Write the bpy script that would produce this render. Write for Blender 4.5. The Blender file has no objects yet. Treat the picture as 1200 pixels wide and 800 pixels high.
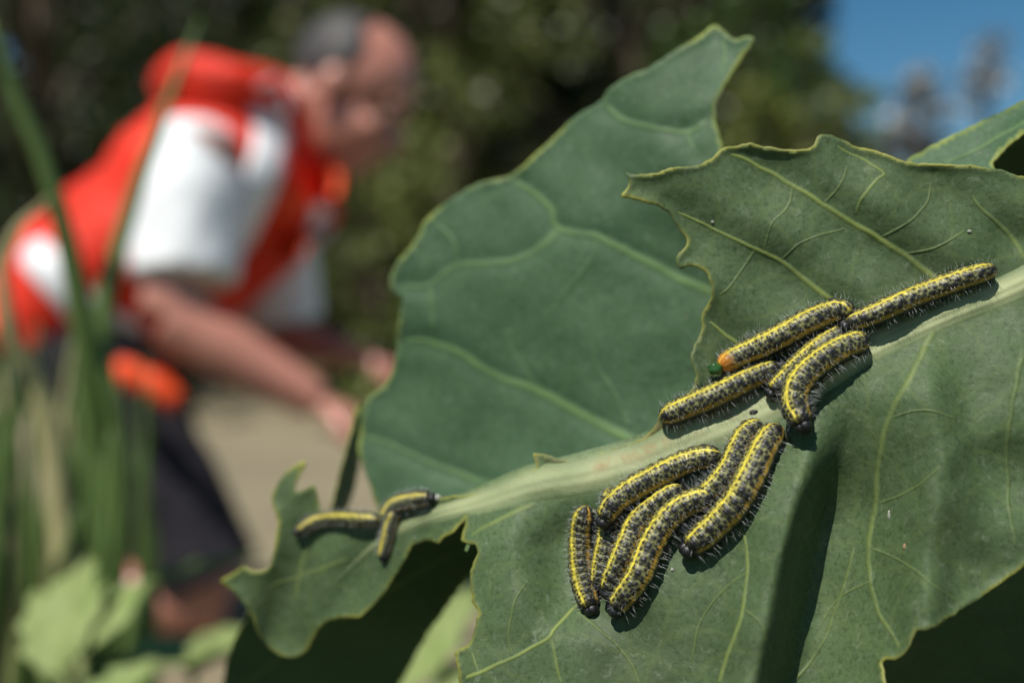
import bpy, bmesh, math, random
import numpy as np
from mathutils import Vector, Matrix, noise
from mathutils.geometry import delaunay_2d_cdt
from mathutils.bvhtree import BVHTree

scene = bpy.context.scene
col = scene.collection
R = math.radians
random.seed(7)
rng = np.random.default_rng(7)

# ---------------------------------------------------------------- camera, sky, sun, exposure
CAMZ = 0.46
F = 35.0 / 36.0 * 1200.0
cam_d = bpy.data.cameras.new('camera')
cam = bpy.data.objects.new('camera', cam_d)
col.objects.link(cam)
cam.location = (0, 0, CAMZ)
cam.rotation_euler = (R(90), 0, 0)
cam_d.lens = 35.0
cam_d.sensor_width = 36.0
cam_d.clip_start = 0.01
cam_d.clip_end = 800.0
cam_d.dof.use_dof = True
cam_d.dof.focus_distance = 0.2375
cam_d.dof.aperture_fstop = 4.3
scene.camera = cam

SUN = Vector((-0.29, -0.43, 0.85)).normalized()      # direction towards the sun
elev = math.asin(SUN.z)
w = bpy.data.worlds.new('World')
scene.world = w
w.use_nodes = True
nt = w.node_tree
bg = nt.nodes['Background']
sky = nt.nodes.new('ShaderNodeTexSky')
sky.sky_type = 'NISHITA'
sky.sun_disc = False
sky.sun_elevation = elev
sky.sun_rotation = math.atan2(SUN.x, SUN.y)
sky.altitude = 0
sky.air_density = 1.0
sky.dust_density = 0.0
sky.ozone_density = 1.0
hs = nt.nodes.new('ShaderNodeHueSaturation')
hs.inputs['Hue'].default_value = 0.488
hs.inputs['Saturation'].default_value = 1.35
nt.links.new(sky.outputs[0], hs.inputs['Color'])
nt.links.new(hs.outputs[0], bg.inputs[0])
bg.inputs[1].default_value = 0.064

sl = bpy.data.lights.new('sun', 'SUN')
sl.energy = 5.0
sl.angle = R(0.5)
sl.color = (1.0, 0.95, 0.87)
so = bpy.data.objects.new('sun', sl)
col.objects.link(so)
so.rotation_euler = SUN.to_track_quat('Z', 'Y').to_euler()

scene.view_settings.view_transform = 'Standard'
scene.view_settings.look = 'None'
scene.view_settings.gamma = 1.0
scene.view_settings.exposure = 0.32
scene.cycles.use_denoising = True
scene.cycles.max_bounces = 8
scene.cycles.transparent_max_bounces = 8
scene.cycles.sample_clamp_indirect = 4.0

# ---------------------------------------------------------------- helpers
def P(u, v, d):
    """photograph pixel (1200x800) at depth d metres -> world"""
    return Vector(((u - 600.0) / F * d, d, CAMZ - (v - 400.0) / F * d))

def tag(o, label=None, cat=None, group=None, kind=None):
    if label: o['label'] = label
    if cat: o['category'] = cat
    if group: o['group'] = group
    if kind: o['kind'] = kind
    return o

def empty(name, loc=(0, 0, 0)):
    o = bpy.data.objects.new(name, None)
    o.empty_display_size = 0.02
    o.location = loc
    col.objects.link(o)
    return o

def link(o, parent=None):
    col.objects.link(o)
    if parent is not None:
        o.parent = parent
        o.matrix_parent_inverse = Matrix.Translation(Vector(wloc(parent))).inverted()
    return o

def wloc(p):
    v = Vector(p.location)
    while p.parent is not None:
        return Vector((0, 0, 0)) if p.type == 'MESH' else v
    return v

def mesh_np(name, V, faces, mat=None, parent=None, smooth=True, attrs=None):
    me = bpy.data.meshes.new(name)
    me.from_pydata([tuple(map(float, p)) for p in V], [], faces)
    if attrs:
        for k, a in attrs.items():
            if a.ndim == 1:
                at = me.attributes.new(k, 'FLOAT', 'POINT')
                at.data.foreach_set('value', a.astype(np.float32))
            else:
                at = me.attributes.new(k, 'FLOAT_COLOR', 'POINT')
                c = np.ones((len(a), 4), np.float32); c[:, :3] = a
                at.data.foreach_set('color', c.ravel())
    if smooth:
        me.polygons.foreach_set('use_smooth', np.ones(len(me.polygons), bool))
    if mat: me.materials.append(mat)
    me.update()
    o = bpy.data.objects.new(name, me)
    return link(o, parent)

def catmull(pts, n, closed=False):
    pts = np.asarray(pts, float)
    m = len(pts)
    segs = m if closed else m - 1
    if closed:
        g = lambda i: pts[i % m]
    else:
        ext = np.vstack([2 * pts[0] - pts[1], pts, 2 * pts[-1] - pts[-2]])
        g = lambda i: ext[i + 1]
    out = []
    tt = np.linspace(0, 1, n, endpoint=False)[:, None]
    for i in range(segs):
        p0, p1, p2, p3 = g(i - 1), g(i), g(i + 1), g(i + 2)
        out.append(0.5 * ((2 * p1) + (-p0 + p2) * tt + (2 * p0 - 5 * p1 + 4 * p2 - p3) * tt ** 2
                          + (-p0 + 3 * p1 - 3 * p2 + p3) * tt ** 3))
    r = np.vstack(out)
    if not closed:
        r = np.vstack([r, pts[-1:]])
    return r

def resample(path, step=None, n=None, closed=False):
    p = np.asarray(path, float)
    if closed: p = np.vstack([p, p[:1]])
    d = np.r_[0, np.cumsum(np.linalg.norm(np.diff(p, axis=0), axis=1))]
    if n is None: n = max(3, int(d[-1] / step))
    t = np.linspace(0, d[-1], n, endpoint=not closed)
    return np.stack([np.interp(t, d, p[:, k]) for k in range(p.shape[1])], 1)

def inside(poly, q):
    x, y = q[:, 0], q[:, 1]
    r = np.zeros(len(q), bool)
    j = len(poly) - 1
    for i in range(len(poly)):
        xi, yi = poly[i]; xj, yj = poly[j]
        if yi != yj:
            c = ((yi > y) != (yj > y)) & (x < (xj - xi) * (y - yi) / (yj - yi) + xi)
            r ^= c
        j = i
    return r

def dist_to(path, q, closed=False):
    p = np.asarray(path, float)
    if closed: p = np.vstack([p, p[:1]])
    best = np.full(len(q), 1e9)
    for a, b in zip(p[:-1], p[1:]):
        ab = b - a
        L = (ab ** 2).sum() + 1e-9
        t = np.clip(((q - a) @ ab) / L, 0, 1)
        best = np.minimum(best, np.linalg.norm(q - a - t[:, None] * ab, axis=1))
    return best

class TPS:
    def __init__(self, ctrl, lam=0.0):
        c = np.asarray(ctrl, float)
        self.x = c[:, :2] / 100.0
        n = len(c)
        K = self.k(np.linalg.norm(self.x[:, None] - self.x[None], axis=2)) + lam * np.eye(n)
        Pm = np.hstack([np.ones((n, 1)), self.x])
        A = np.zeros((n + 3, n + 3))
        A[:n, :n] = K; A[:n, n:] = Pm; A[n:, :n] = Pm.T
        self.w = np.linalg.solve(A, np.r_[c[:, 2], 0, 0, 0])
    @staticmethod
    def k(r):
        return np.where(r > 0, r * r * np.log(np.maximum(r, 1e-9)), 0.0)
    def __call__(self, q):
        q = np.asarray(q, float) / 100.0
        K = self.k(np.linalg.norm(q[:, None] - self.x[None], axis=2))
        return K @ self.w[:-3] + self.w[-3] + q @ self.w[-2:]

def nz(q, scale, seed=0.0):
    return np.array([noise.noise((a / scale + seed, b / scale - seed, seed * 1.7)) for a, b in q])

def sstep(x, a, b):
    t = np.clip((x - a) / (b - a), 0, 1)
    return t * t * (3 - 2 * t)

# ---------------------------------------------------------------- materials
def mat_new(name):
    m = bpy.data.materials.new(name)
    m.use_nodes = True
    n = m.node_tree.nodes
    return m, m.node_tree, n['Principled BSDF'], n['Material Output']

def N(t, kind, **kw):
    n = t.nodes.new(kind)
    for k, v in kw.items():
        if isinstance(k, str) and hasattr(n, k): setattr(n, k, v)
    return n

def ramp(t, fac, stops):
    r = t.nodes.new('ShaderNodeValToRGB')
    el = r.color_ramp.elements
    while len(el) < len(stops): el.new(0.5)
    for e, (p, c) in zip(el, stops):
        e.position = p
        e.color = (*c, 1)
    t.links.new(fac, r.inputs[0])
    return r.outputs[0]

def mixc(t, fac, a, b):
    m = t.nodes.new('ShaderNodeMix')
    m.data_type = 'RGBA'
    for s, v in ((0, fac), (6, a), (7, b)):
        if hasattr(v, 'is_linked') or hasattr(v, 'links'):
            t.links.new(v, m.inputs[s])
        elif s == 0:
            m.inputs[0].default_value = v
        else:
            m.inputs[s].default_value = (*v, 1)
    return m.outputs[2]

def noise_tex(t, scale, detail=4, rough=0.6, coord=None, dist=0.0):
    n = t.nodes.new('ShaderNodeTexNoise')
    n.inputs['Scale'].default_value = scale
    n.inputs['Detail'].default_value = detail
    n.inputs['Roughness'].default_value = rough
    n.inputs['Distortion'].default_value = dist
    if coord is not None: t.links.new(coord, n.inputs['Vector'])
    return n.outputs['Fac']

def bump(t, bsdf, h, strength, dist):
    b = t.nodes.new('ShaderNodeBump')
    b.inputs['Strength'].default_value = strength
    b.inputs['Distance'].default_value = dist
    t.links.new(h, b.inputs['Height'])
    t.links.new(b.outputs[0], bsdf.inputs['Normal'])
    return b.outputs[0]

def plain(name, c, rough=0.6, var=0.0, scale=20.0, spec=0.4, bumps=None, c2=None):
    m, t, b, o = mat_new(name)
    tc = t.nodes.new('ShaderNodeTexCoord').outputs['Object']
    c2 = c2 or tuple(x * (1 - var) for x in c)
    f = noise_tex(t, scale, 5, 0.6, tc)
    t.links.new(ramp(t, f, [(0.3, c2), (0.7, c)]), b.inputs['Base Color'])
    b.inputs['Roughness'].default_value = rough
    b.inputs['Specular IOR Level'].default_value = spec
    if bumps: bump(t, b, noise_tex(t, bumps[0], 4, 0.6, tc), bumps[1], bumps[2])
    return m

def leaf_material(name, base, light, dull, vein, edge, trans=0.07, rough=0.55):
    m, t, b, o = mat_new(name)
    tc = t.nodes.new('ShaderNodeTexCoord').outputs['Object']
    big = noise_tex(t, 22, 3, 0.55, tc, 0.4)
    mid = noise_tex(t, 110, 5, 0.65, tc, 0.6)
    fine = noise_tex(t, 900, 4, 0.7, tc)
    c = ramp(t, big, [(0.32, dull), (0.5, base), (0.7, light)])
    c = mixc(t, ramp(t, mid, [(0.35, (0, 0, 0)), (0.75, (0.55, 0.55, 0.55))]), c, tuple(x * 1.25 + 0.008 for x in base))
    # fine pores
    c = mixc(t, ramp(t, fine, [(0.30, (0.8, 0.8, 0.8)), (0.52, (0, 0, 0))]), c, tuple(x * 0.5 for x in base))
    # waxy dusty bloom in flecks
    wx = noise_tex(t, 420, 6, 0.75, tc, 0.8)
    c = mixc(t, ramp(t, wx, [(0.55, (0, 0, 0)), (0.78, (0.55, 0.55, 0.55))]), c, (0.22, 0.26, 0.19))
    # tertiary net of fine veins
    vo = t.nodes.new('ShaderNodeTexVoronoi')
    vo.feature = 'DISTANCE_TO_EDGE'
    vo.inputs['Scale'].default_value = 75
    wv = t.nodes.new('ShaderNodeVectorMath'); wv.operation = 'MULTIPLY_ADD'
    nn = t.nodes.new('ShaderNodeTexNoise'); nn.inputs['Scale'].default_value = 60
    t.links.new(tc, nn.inputs['Vector'])
    wv.inputs[1].default_value = (0.012, 0.012, 0.012)
    t.links.new(nn.outputs['Color'], wv.inputs[0]); t.links.new(tc, wv.inputs[2])
    t.links.new(wv.outputs[0], vo.inputs['Vector'])
    net = ramp(t, vo.outputs['Distance'], [(0.0, (0.13, 0.13, 0.13)), (0.06, (0, 0, 0))])
    c = mixc(t, net, c, tuple(0.5 * (x + y) for x, y in zip(base, vein)))
    av = t.nodes.new('ShaderNodeAttribute'); av.attribute_name = 'vein'
    ae = t.nodes.new('ShaderNodeAttribute'); ae.attribute_name = 'edge'
    am = t.nodes.new('ShaderNodeAttribute'); am.attribute_name = 'scar'
    c = mixc(t, av.outputs['Fac'], c, vein)
    c = mixc(t, ae.outputs['Fac'], c, edge)
    sc = noise_tex(t, 140, 5, 0.6, tc, 1.0)
    ms = t.nodes.new('ShaderNodeMath'); ms.operation = 'MULTIPLY'
    t.links.new(am.outputs['Fac'], ms.inputs[0])
    t.links.new(ramp(t, sc, [(0.42, (0, 0, 0)), (0.62, (1, 1, 1))]), ms.inputs[1])
    c = mixc(t, ms.outputs[0], c, (0.26, 0.17, 0.08))
    t.links.new(c, b.inputs['Base Color'])
    b.inputs['Roughness'].default_value = rough
    b.inputs['Specular IOR Level'].default_value = 0.22
    t.links.new(ramp(t, mid, [(0.3, (rough - 0.06,) * 3), (0.7, (rough + 0.16,) * 3)]), b.inputs['Roughness'])
    ad = t.nodes.new('ShaderNodeMath'); ad.operation = 'MULTIPLY_ADD'
    ad.inputs[1].default_value = 0.35
    t.links.new(fine, ad.inputs[0]); t.links.new(mid, ad.inputs[2])
    nrm = bump(t, b, ad.outputs[0], 0.6, 0.0004)
    tr = t.nodes.new('ShaderNodeBsdfTranslucent')
    t.links.new(mixc(t, 0.5, c, (0.22, 0.32, 0.03)), tr.inputs[0])
    t.links.new(nrm, tr.inputs['Normal'])
    mx = t.nodes.new('ShaderNodeMixShader')
    mx.inputs[0].default_value = trans
    t.links.new(b.outputs[0], mx.inputs[1]); t.links.new(tr.outputs[0], mx.inputs[2])
    t.links.new(mx.outputs[0], o.inputs['Surface'])
    return m

M = {}
M['leaf'] = leaf_material('cabbage_leaf', (0.056, 0.092, 0.036), (0.074, 0.118, 0.050), (0.046, 0.070, 0.028),
                          (0.24, 0.29, 0.07), (0.27, 0.27, 0.05))
M['leafB'] = leaf_material('cabbage_leaf_blue', (0.050, 0.100, 0.048), (0.062, 0.118, 0.058), (0.038, 0.080, 0.034),
                           (0.13, 0.22, 0.075), (0.26, 0.30, 0.06))
M['rim'] = plain('leaf_cut_edge', (0.26, 0.27, 0.07), 0.5, 0.35, 300)
M['midrib'] = None

def foliage(name, c1, c2, c3, trans=0.25, rough=0.4):
    m, t, b, o = mat_new(name)
    g = t.nodes.new('ShaderNodeNewGeometry')
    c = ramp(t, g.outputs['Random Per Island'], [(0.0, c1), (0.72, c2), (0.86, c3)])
    t.links.new(c, b.inputs['Base Color'])
    b.inputs['Roughness'].default_value = rough
    tr = t.nodes.new('ShaderNodeBsdfTranslucent')
    t.links.new(c, tr.inputs[0])
    mx = t.nodes.new('ShaderNodeMixShader'); mx.inputs[0].default_value = trans
    t.links.new(b.outputs[0], mx.inputs[1]); t.links.new(tr.outputs[0], mx.inputs[2])
    t.links.new(mx.outputs[0], o.inputs['Surface'])
    return m

M['fol_dark'] = foliage('hedge_leaves', (0.010, 0.018, 0.005), (0.028, 0.044, 0.010), (0.10, 0.125, 0.035))  # palest share of leaves has sunlit highlights painted into the colour
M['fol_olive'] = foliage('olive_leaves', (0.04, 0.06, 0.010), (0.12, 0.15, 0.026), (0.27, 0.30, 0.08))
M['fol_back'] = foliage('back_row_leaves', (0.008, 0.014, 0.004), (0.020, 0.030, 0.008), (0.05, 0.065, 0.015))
M['fol_green'] = foliage('bright_leaves', (0.04, 0.08, 0.015), (0.07, 0.14, 0.02), (0.10, 0.20, 0.04))
M['fol_grey'] = foliage('silver_needles_painted_glints', (0.05, 0.055, 0.06), (0.14, 0.145, 0.15), (0.85, 0.85, 0.82), 0.1, 0.2)  # grey needles; the near-white share is sun glints put into the colour
M['bark'] = plain('bark', (0.10, 0.075, 0.05), 0.85, 0.5, 14, 0.2, (40, 0.6, 0.02))
M['grass'] = foliage('grass_blade', (0.10, 0.17, 0.045), (0.14, 0.22, 0.06), (0.18, 0.27, 0.08), 0.35, 0.4)
M['grass_dry'] = plain('dry_grass', (0.42, 0.38, 0.18), 0.6, 0.25, 12)
M['weed'] = leaf_material('weed_leaf', (0.27, 0.34, 0.12), (0.32, 0.38, 0.15), (0.22, 0.30, 0.09),
                          (0.26, 0.29, 0.12), (0.22, 0.26, 0.1), 0.3)
M['skin'] = plain('skin', (0.46, 0.20, 0.145), 0.30, 0.18, 18, 0.5)
M['skin'].node_tree.nodes['Principled BSDF'].inputs['Subsurface Weight'].default_value = 0.15
M['skin'].node_tree.nodes['Principled BSDF'].inputs['Subsurface Radius'].default_value = (0.01, 0.004, 0.002)
M['hair'] = plain('grey_hair', (0.075, 0.07, 0.068), 0.6, 0.6, 120, 0.3)
M['shirt'] = plain('white_cotton', (0.78, 0.79, 0.80), 0.85, 0.06, 9, 0.2, (22, 0.5, 0.01))
M['vest'] = plain('orange_red_hi_vis', (0.74, 0.030, 0.008), 0.6, 0.25, 7, 0.3, (14, 0.8, 0.02))
M['vest_orange'] = plain('orange_hi_vis', (0.84, 0.080, 0.015), 0.6, 0.2, 7, 0.3)
M['silver'] = plain('reflective_silver', (0.80, 0.80, 0.82), 0.45, 0.12, 10, 0.5)
M['shorts'] = plain('charcoal_cotton', (0.030, 0.027, 0.034), 0.85, 0.4, 8, 0.2, (16, 0.8, 0.02))
M['eye'] = plain('eye_white', (0.22, 0.16, 0.13), 0.2, 0.05, 50)
M['shoe'] = plain('dark_leather', (0.03, 0.025, 0.02), 0.5, 0.3, 30)
M['head'] = plain('black_head_capsule', (0.012, 0.012, 0.013), 0.38, 0.5, 2500, 0.5, (3000, 0.6, 0.0002))
M['cleg'] = plain('caterpillar_leg', (0.10, 0.10, 0.05), 0.5, 0.5, 900)
M['tleg'] = plain('caterpillar_black_leg', (0.012, 0.012, 0.012), 0.35, 0.3, 900)
M['frass'] = plain('dark_frass', (0.02, 0.018, 0.014), 0.7, 0.4, 2500)
M['frass_green'] = plain('green_frass', (0.02, 0.085, 0.015), 0.4, 0.4, 2500)
M['speck'] = plain('pale_speck', (0.36, 0.36, 0.30), 0.6, 0.3, 2500)
M['speck_tan'] = plain('tan_speck', (0.42, 0.27, 0.16), 0.6, 0.3, 2500)

def hair_mat():
    m, t, b, o = mat_new('pale_bristle')
    g = t.nodes.new('ShaderNodeNewGeometry')
    t.links.new(ramp(t, g.outputs['Random Per Island'], [(0.0, (0.02, 0.02, 0.02)), (0.38, (0.03, 0.03, 0.03)), (0.48, (0.60, 0.62, 0.60))]), b.inputs['Base Color'])
    b.inputs['Roughness'].default_value = 0.35
    return m
M['bristle'] = hair_mat()

def cat_body_mat():
    m, t, b, o = mat_new('caterpillar_skin')
    a = t.nodes.new('ShaderNodeAttribute'); a.attribute_name = 'pattern'
    tc = t.nodes.new('ShaderNodeTexCoord').outputs['Object']
    f = noise_tex(t, 3800, 3, 0.7, tc)
    c = mixc(t, ramp(t, f, [(0.36, (0.5, 0.5, 0.5)), (0.46, (0, 0, 0))]), a.outputs['Color'], (0.012, 0.012, 0.010))
    t.links.new(c, b.inputs['Base Color'])
    b.inputs['Roughness'].default_value = 0.42
    b.inputs['Specular IOR Level'].default_value = 0.4
    bump(t, b, noise_tex(t, 2200, 4, 0.6, tc), 0.5, 0.0002)
    return m
M['cat'] = cat_body_mat()

def ground_mat():
    m, t, b, o = mat_new('dry_ground')
    tc = t.nodes.new('ShaderNodeTexCoord').outputs['Object']
    a = noise_tex(t, 1.2, 4, 0.6, tc)
    f = noise_tex(t, 30, 6, 0.7, tc)
    c = ramp(t, a, [(0.3, (0.20, 0.165, 0.10)), (0.6, (0.29, 0.245, 0.15)), (0.8, (0.22, 0.21, 0.10))])
    c = mixc(t, ramp(t, f, [(0.35, (0.6, 0.6, 0.6)), (0.6, (0, 0, 0))]), c, (0.12, 0.095, 0.06))
    t.links.new(c, b.inputs['Base Color'])
    b.inputs['Roughness'].default_value = 0.9
    bump(t, b, f, 0.7, 0.02)
    return m
M['ground'] = ground_mat()

# ---------------------------------------------------------------- ground
def ground():
    n = 120
    xs = np.sign(np.linspace(-1, 1, n)) * np.abs(np.linspace(-1, 1, n)) ** 3 * 400
    V, Fc = [], []
    for y in xs:
        for x in xs:
            z = 0.02 * noise.noise((x * 1.3, y * 1.3, 0)) + 0.008 * noise.noise((x * 7, y * 7, 3)) - 0.02
            V.append((x, y, z))
    for j in range(n - 1):
        for i in range(n - 1):
            k = j * n + i
            Fc.append((k, k + 1, k + n + 1, k + n))
    g = mesh_np('ground', V, Fc, M['ground'])
    tag(g, kind='structure')
ground()

# ---------------------------------------------------------------- background trees and shrubs
def leaf_cloud(centres, radii, per, size, seed, flat=0.6):
    r = np.random.default_rng(seed)
    cs = []
    for c, rad in zip(centres, radii):
        d = r.normal(size=(per, 3)); d /= np.linalg.norm(d, axis=1)[:, None]
        cs.append(np.asarray(c) + d * (rad * r.uniform(0.45, 1.05, (per, 1)) ) * np.array([1, 1, 0.8]))
    c = np.vstack(cs)
    n = len(c)
    a = r.normal(size=(n, 3)); a /= np.linalg.norm(a, axis=1)[:, None]
    b = np.cross(a, r.normal(size=(n, 3))); b /= np.linalg.norm(b, axis=1)[:, None]
    s = size * r.uniform(0.6, 1.3, (n, 1))
    w2 = s * flat * 0.5
    nrm = np.cross(a, b)
    V = np.empty((n, 4, 3))
    V[:, 0] = c - a * s * 0.5
    V[:, 1] = c + b * w2 + nrm * s * 0.08
    V[:, 2] = c + a * s * 0.5
    V[:, 3] = c - b * w2 + nrm * s * 0.08
    V = V.reshape(-1, 3)
    me = bpy.data.meshes.new('crown')
    me.vertices.add(len(V)); me.vertices.foreach_set('co', V.ravel())
    me.loops.add(n * 4); me.loops.foreach_set('vertex_index', np.arange(n * 4))
    me.polygons.add(n); me.polygons.foreach_set('loop_start', np.arange(n) * 4)
    me.polygons.foreach_set('loop_total', np.full(n, 4))
    me.update(); me.validate()
    return me

def tube(path, radii, k=8, cap=True):
    path = np.asarray(path, float)
    V, Fc = [], []
    up = np.array([0.13, 0.31, 0.94])
    n = len(path)
    for i in range(n):
        t = path[min(i + 1, n - 1)] - path[max(i - 1, 0)]
        t /= np.linalg.norm(t) + 1e-12
        a = np.cross(t, up)
        if np.linalg.norm(a) < 0.1: a = np.cross(t, [1, 0, 0])
        a /= np.linalg.norm(a); b = np.cross(t, a); up = -np.cross(t, a) if False else up
        for j in range(k):
            q = 2 * math.pi * j / k
            V.append(path[i] + radii[i] * (math.cos(q) * a + math.sin(q) * b))
    for i in range(n - 1):
        for j in range(k):
            Fc.append((i * k + j, i * k + (j + 1) % k, (i + 1) * k + (j + 1) % k, (i + 1) * k + j))
    if cap:
        Fc.append(tuple(range(k))[::-1]); Fc.append(tuple(range((n - 1) * k, n * k)))
    return V, Fc

def join(parts):
    V, Fc = [], []
    for v, f in parts:
        o = len(V)
        V += list(v)
        Fc += [tuple(i + o for i in q) for q in f]
    return V, Fc

def tree(name, x, y, h, rx, mat, label, cat, seed, group, clumps=70, per=70, size=0.08, low=0.12, cone=False, flat=0.6):
    r = np.random.default_rng(seed)
    root = tag(empty(name, (x, y, 0)), label, cat, group)
    cs, rad = [], []
    limbs = []
    for k in range(clumps):
        t = r.uniform(low, 1.0)
        if cone:
            w_ = rx * (1.05 - t) + 0.02 * h
        else:
            w_ = rx * math.sqrt(max(0.05, 1 - ((t - 0.5) / 0.56) ** 2))
        a = r.uniform(0, 2 * math.pi); q = w_ * math.sqrt(r.uniform(0.1, 1.0))
        c = (x + q * math.cos(a), y + q * math.sin(a), t * h)
        cs.append(c); rad.append((0.10 + 0.10 * r.random()) * (h * 0.45 if not cone else h * 0.28))
        if k % 6 == 0: limbs.append(c)
    me = leaf_cloud(cs, rad, per, size, seed, flat)
    me.materials.append(mat)
    o = bpy.data.objects.new('crown', me); link(o, root)
    tr = h * 0.016 + 0.02
    parts = [tube([(x, y, -0.03), (x + 0.03 * h, y, h * 0.4), (x, y, h * 0.9)], [tr, tr * 0.7, tr * 0.15])]
    for c in limbs:
        z0 = c[2] * 0.55
        parts.append(tube([(x + 0.02 * h, y, z0), ((x + c[0]) / 2, (y + c[1]) / 2, (z0 + c[2]) / 2 + 0.05), c],
                          [tr * 0.45, tr * 0.3, tr * 0.1], 6))
    V, Fc = join(parts)
    mesh_np('trunk', V, Fc, M['bark'], root)
    return root

G1 = 'shrubs and trees behind the kneeling person'
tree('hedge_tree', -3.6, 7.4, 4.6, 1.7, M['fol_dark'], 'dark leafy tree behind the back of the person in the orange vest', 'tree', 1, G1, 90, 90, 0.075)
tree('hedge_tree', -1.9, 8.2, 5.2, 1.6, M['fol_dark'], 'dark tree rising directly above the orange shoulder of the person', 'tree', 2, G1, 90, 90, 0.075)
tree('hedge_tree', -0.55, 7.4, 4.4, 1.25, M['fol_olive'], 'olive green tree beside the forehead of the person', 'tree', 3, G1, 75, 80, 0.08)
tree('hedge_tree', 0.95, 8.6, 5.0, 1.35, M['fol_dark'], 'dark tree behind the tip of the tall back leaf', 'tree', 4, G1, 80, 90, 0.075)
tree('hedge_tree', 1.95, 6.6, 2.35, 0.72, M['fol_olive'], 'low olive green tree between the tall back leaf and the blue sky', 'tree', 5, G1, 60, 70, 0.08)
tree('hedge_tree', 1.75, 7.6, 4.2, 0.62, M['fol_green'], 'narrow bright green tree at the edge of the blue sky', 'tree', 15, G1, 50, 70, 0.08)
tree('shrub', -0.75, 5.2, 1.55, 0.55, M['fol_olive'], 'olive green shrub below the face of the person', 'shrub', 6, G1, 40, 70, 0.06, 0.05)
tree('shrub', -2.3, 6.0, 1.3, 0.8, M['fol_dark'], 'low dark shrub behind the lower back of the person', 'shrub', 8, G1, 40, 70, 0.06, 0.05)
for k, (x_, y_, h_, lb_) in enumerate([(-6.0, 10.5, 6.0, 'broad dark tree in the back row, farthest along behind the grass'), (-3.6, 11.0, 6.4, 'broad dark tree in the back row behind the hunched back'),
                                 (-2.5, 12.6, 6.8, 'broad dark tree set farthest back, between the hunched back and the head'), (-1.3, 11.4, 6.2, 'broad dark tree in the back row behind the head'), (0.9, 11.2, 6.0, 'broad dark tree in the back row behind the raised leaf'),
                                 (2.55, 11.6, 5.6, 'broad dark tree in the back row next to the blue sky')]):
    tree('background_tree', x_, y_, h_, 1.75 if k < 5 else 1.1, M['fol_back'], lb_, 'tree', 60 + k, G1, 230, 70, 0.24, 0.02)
G2 = 'distant silvery conifers against the sky'
tree('conifer', 11.8, 29, 8.2, 2.6, M['fol_grey'], 'distant silvery conifer with the shorter pointed top against the blue sky', 'tree', 9, G2, 90, 60, 0.26, 0.05, True)
tree('conifer', 14.1, 29.5, 9.3, 2.5, M['fol_grey'], 'distant silvery conifer with the taller pointed top against the blue sky', 'tree', 10, G2, 60, 60, 0.22, 0.05, True)
tree('conifer', 10.3, 31, 7.4, 2.6, M['fol_grey'], 'lowest distant silvery conifer beside the olive tree', 'tree', 11, G2, 60, 60, 0.22, 0.05, True)

# ---------------------------------------------------------------- the kneeling person
def ring_loft(rings, k=24):
    """rings: (centre, axis_u * ru, axis_w * rw)"""
    V, Fc = [], []
    n = len(rings)
    for c, a, b in rings:
        for j in range(k):
            q = 2 * math.pi * j / k
            V.append(np.asarray(c) + math.cos(q) * np.asarray(a) + math.sin(q) * np.asarray(b))
    for i in range(n - 1):
        for j in range(k):
            Fc.append((i * k + j, i * k + (j + 1) % k, (i + 1) * k + (j + 1) % k, (i + 1) * k + j))
    return V, Fc

def limb(pts, radii, n=8, k=16):
    path = catmull([tuple(p) for p in pts], n)
    rr = np.interp(np.linspace(0, 1, len(path)), np.linspace(0, 1, len(radii)), radii)
    v, f = tube(path, rr, k)
    c0 = len(v)
    return v, f

def ball(c, r, ax=None, seg=16):
    """ellipsoid, r = 3 radii along axes ax"""
    bm = bmesh.new()
    bmesh.ops.create_uvsphere(bm, u_segments=seg, v_segments=seg // 2 + 2, radius=1)
    A = ax if ax is not None else np.eye(3)
    V = [np.asarray(c) + A[0] * v.co.x * r[0] + A[1] * v.co.y * r[1] + A[2] * v.co.z * r[2] for v in bm.verts]
    bm.verts.index_update()
    Fc = [tuple(v.index for v in f.verts) for f in bm.faces]
    bm.free()
    return V, Fc

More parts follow.
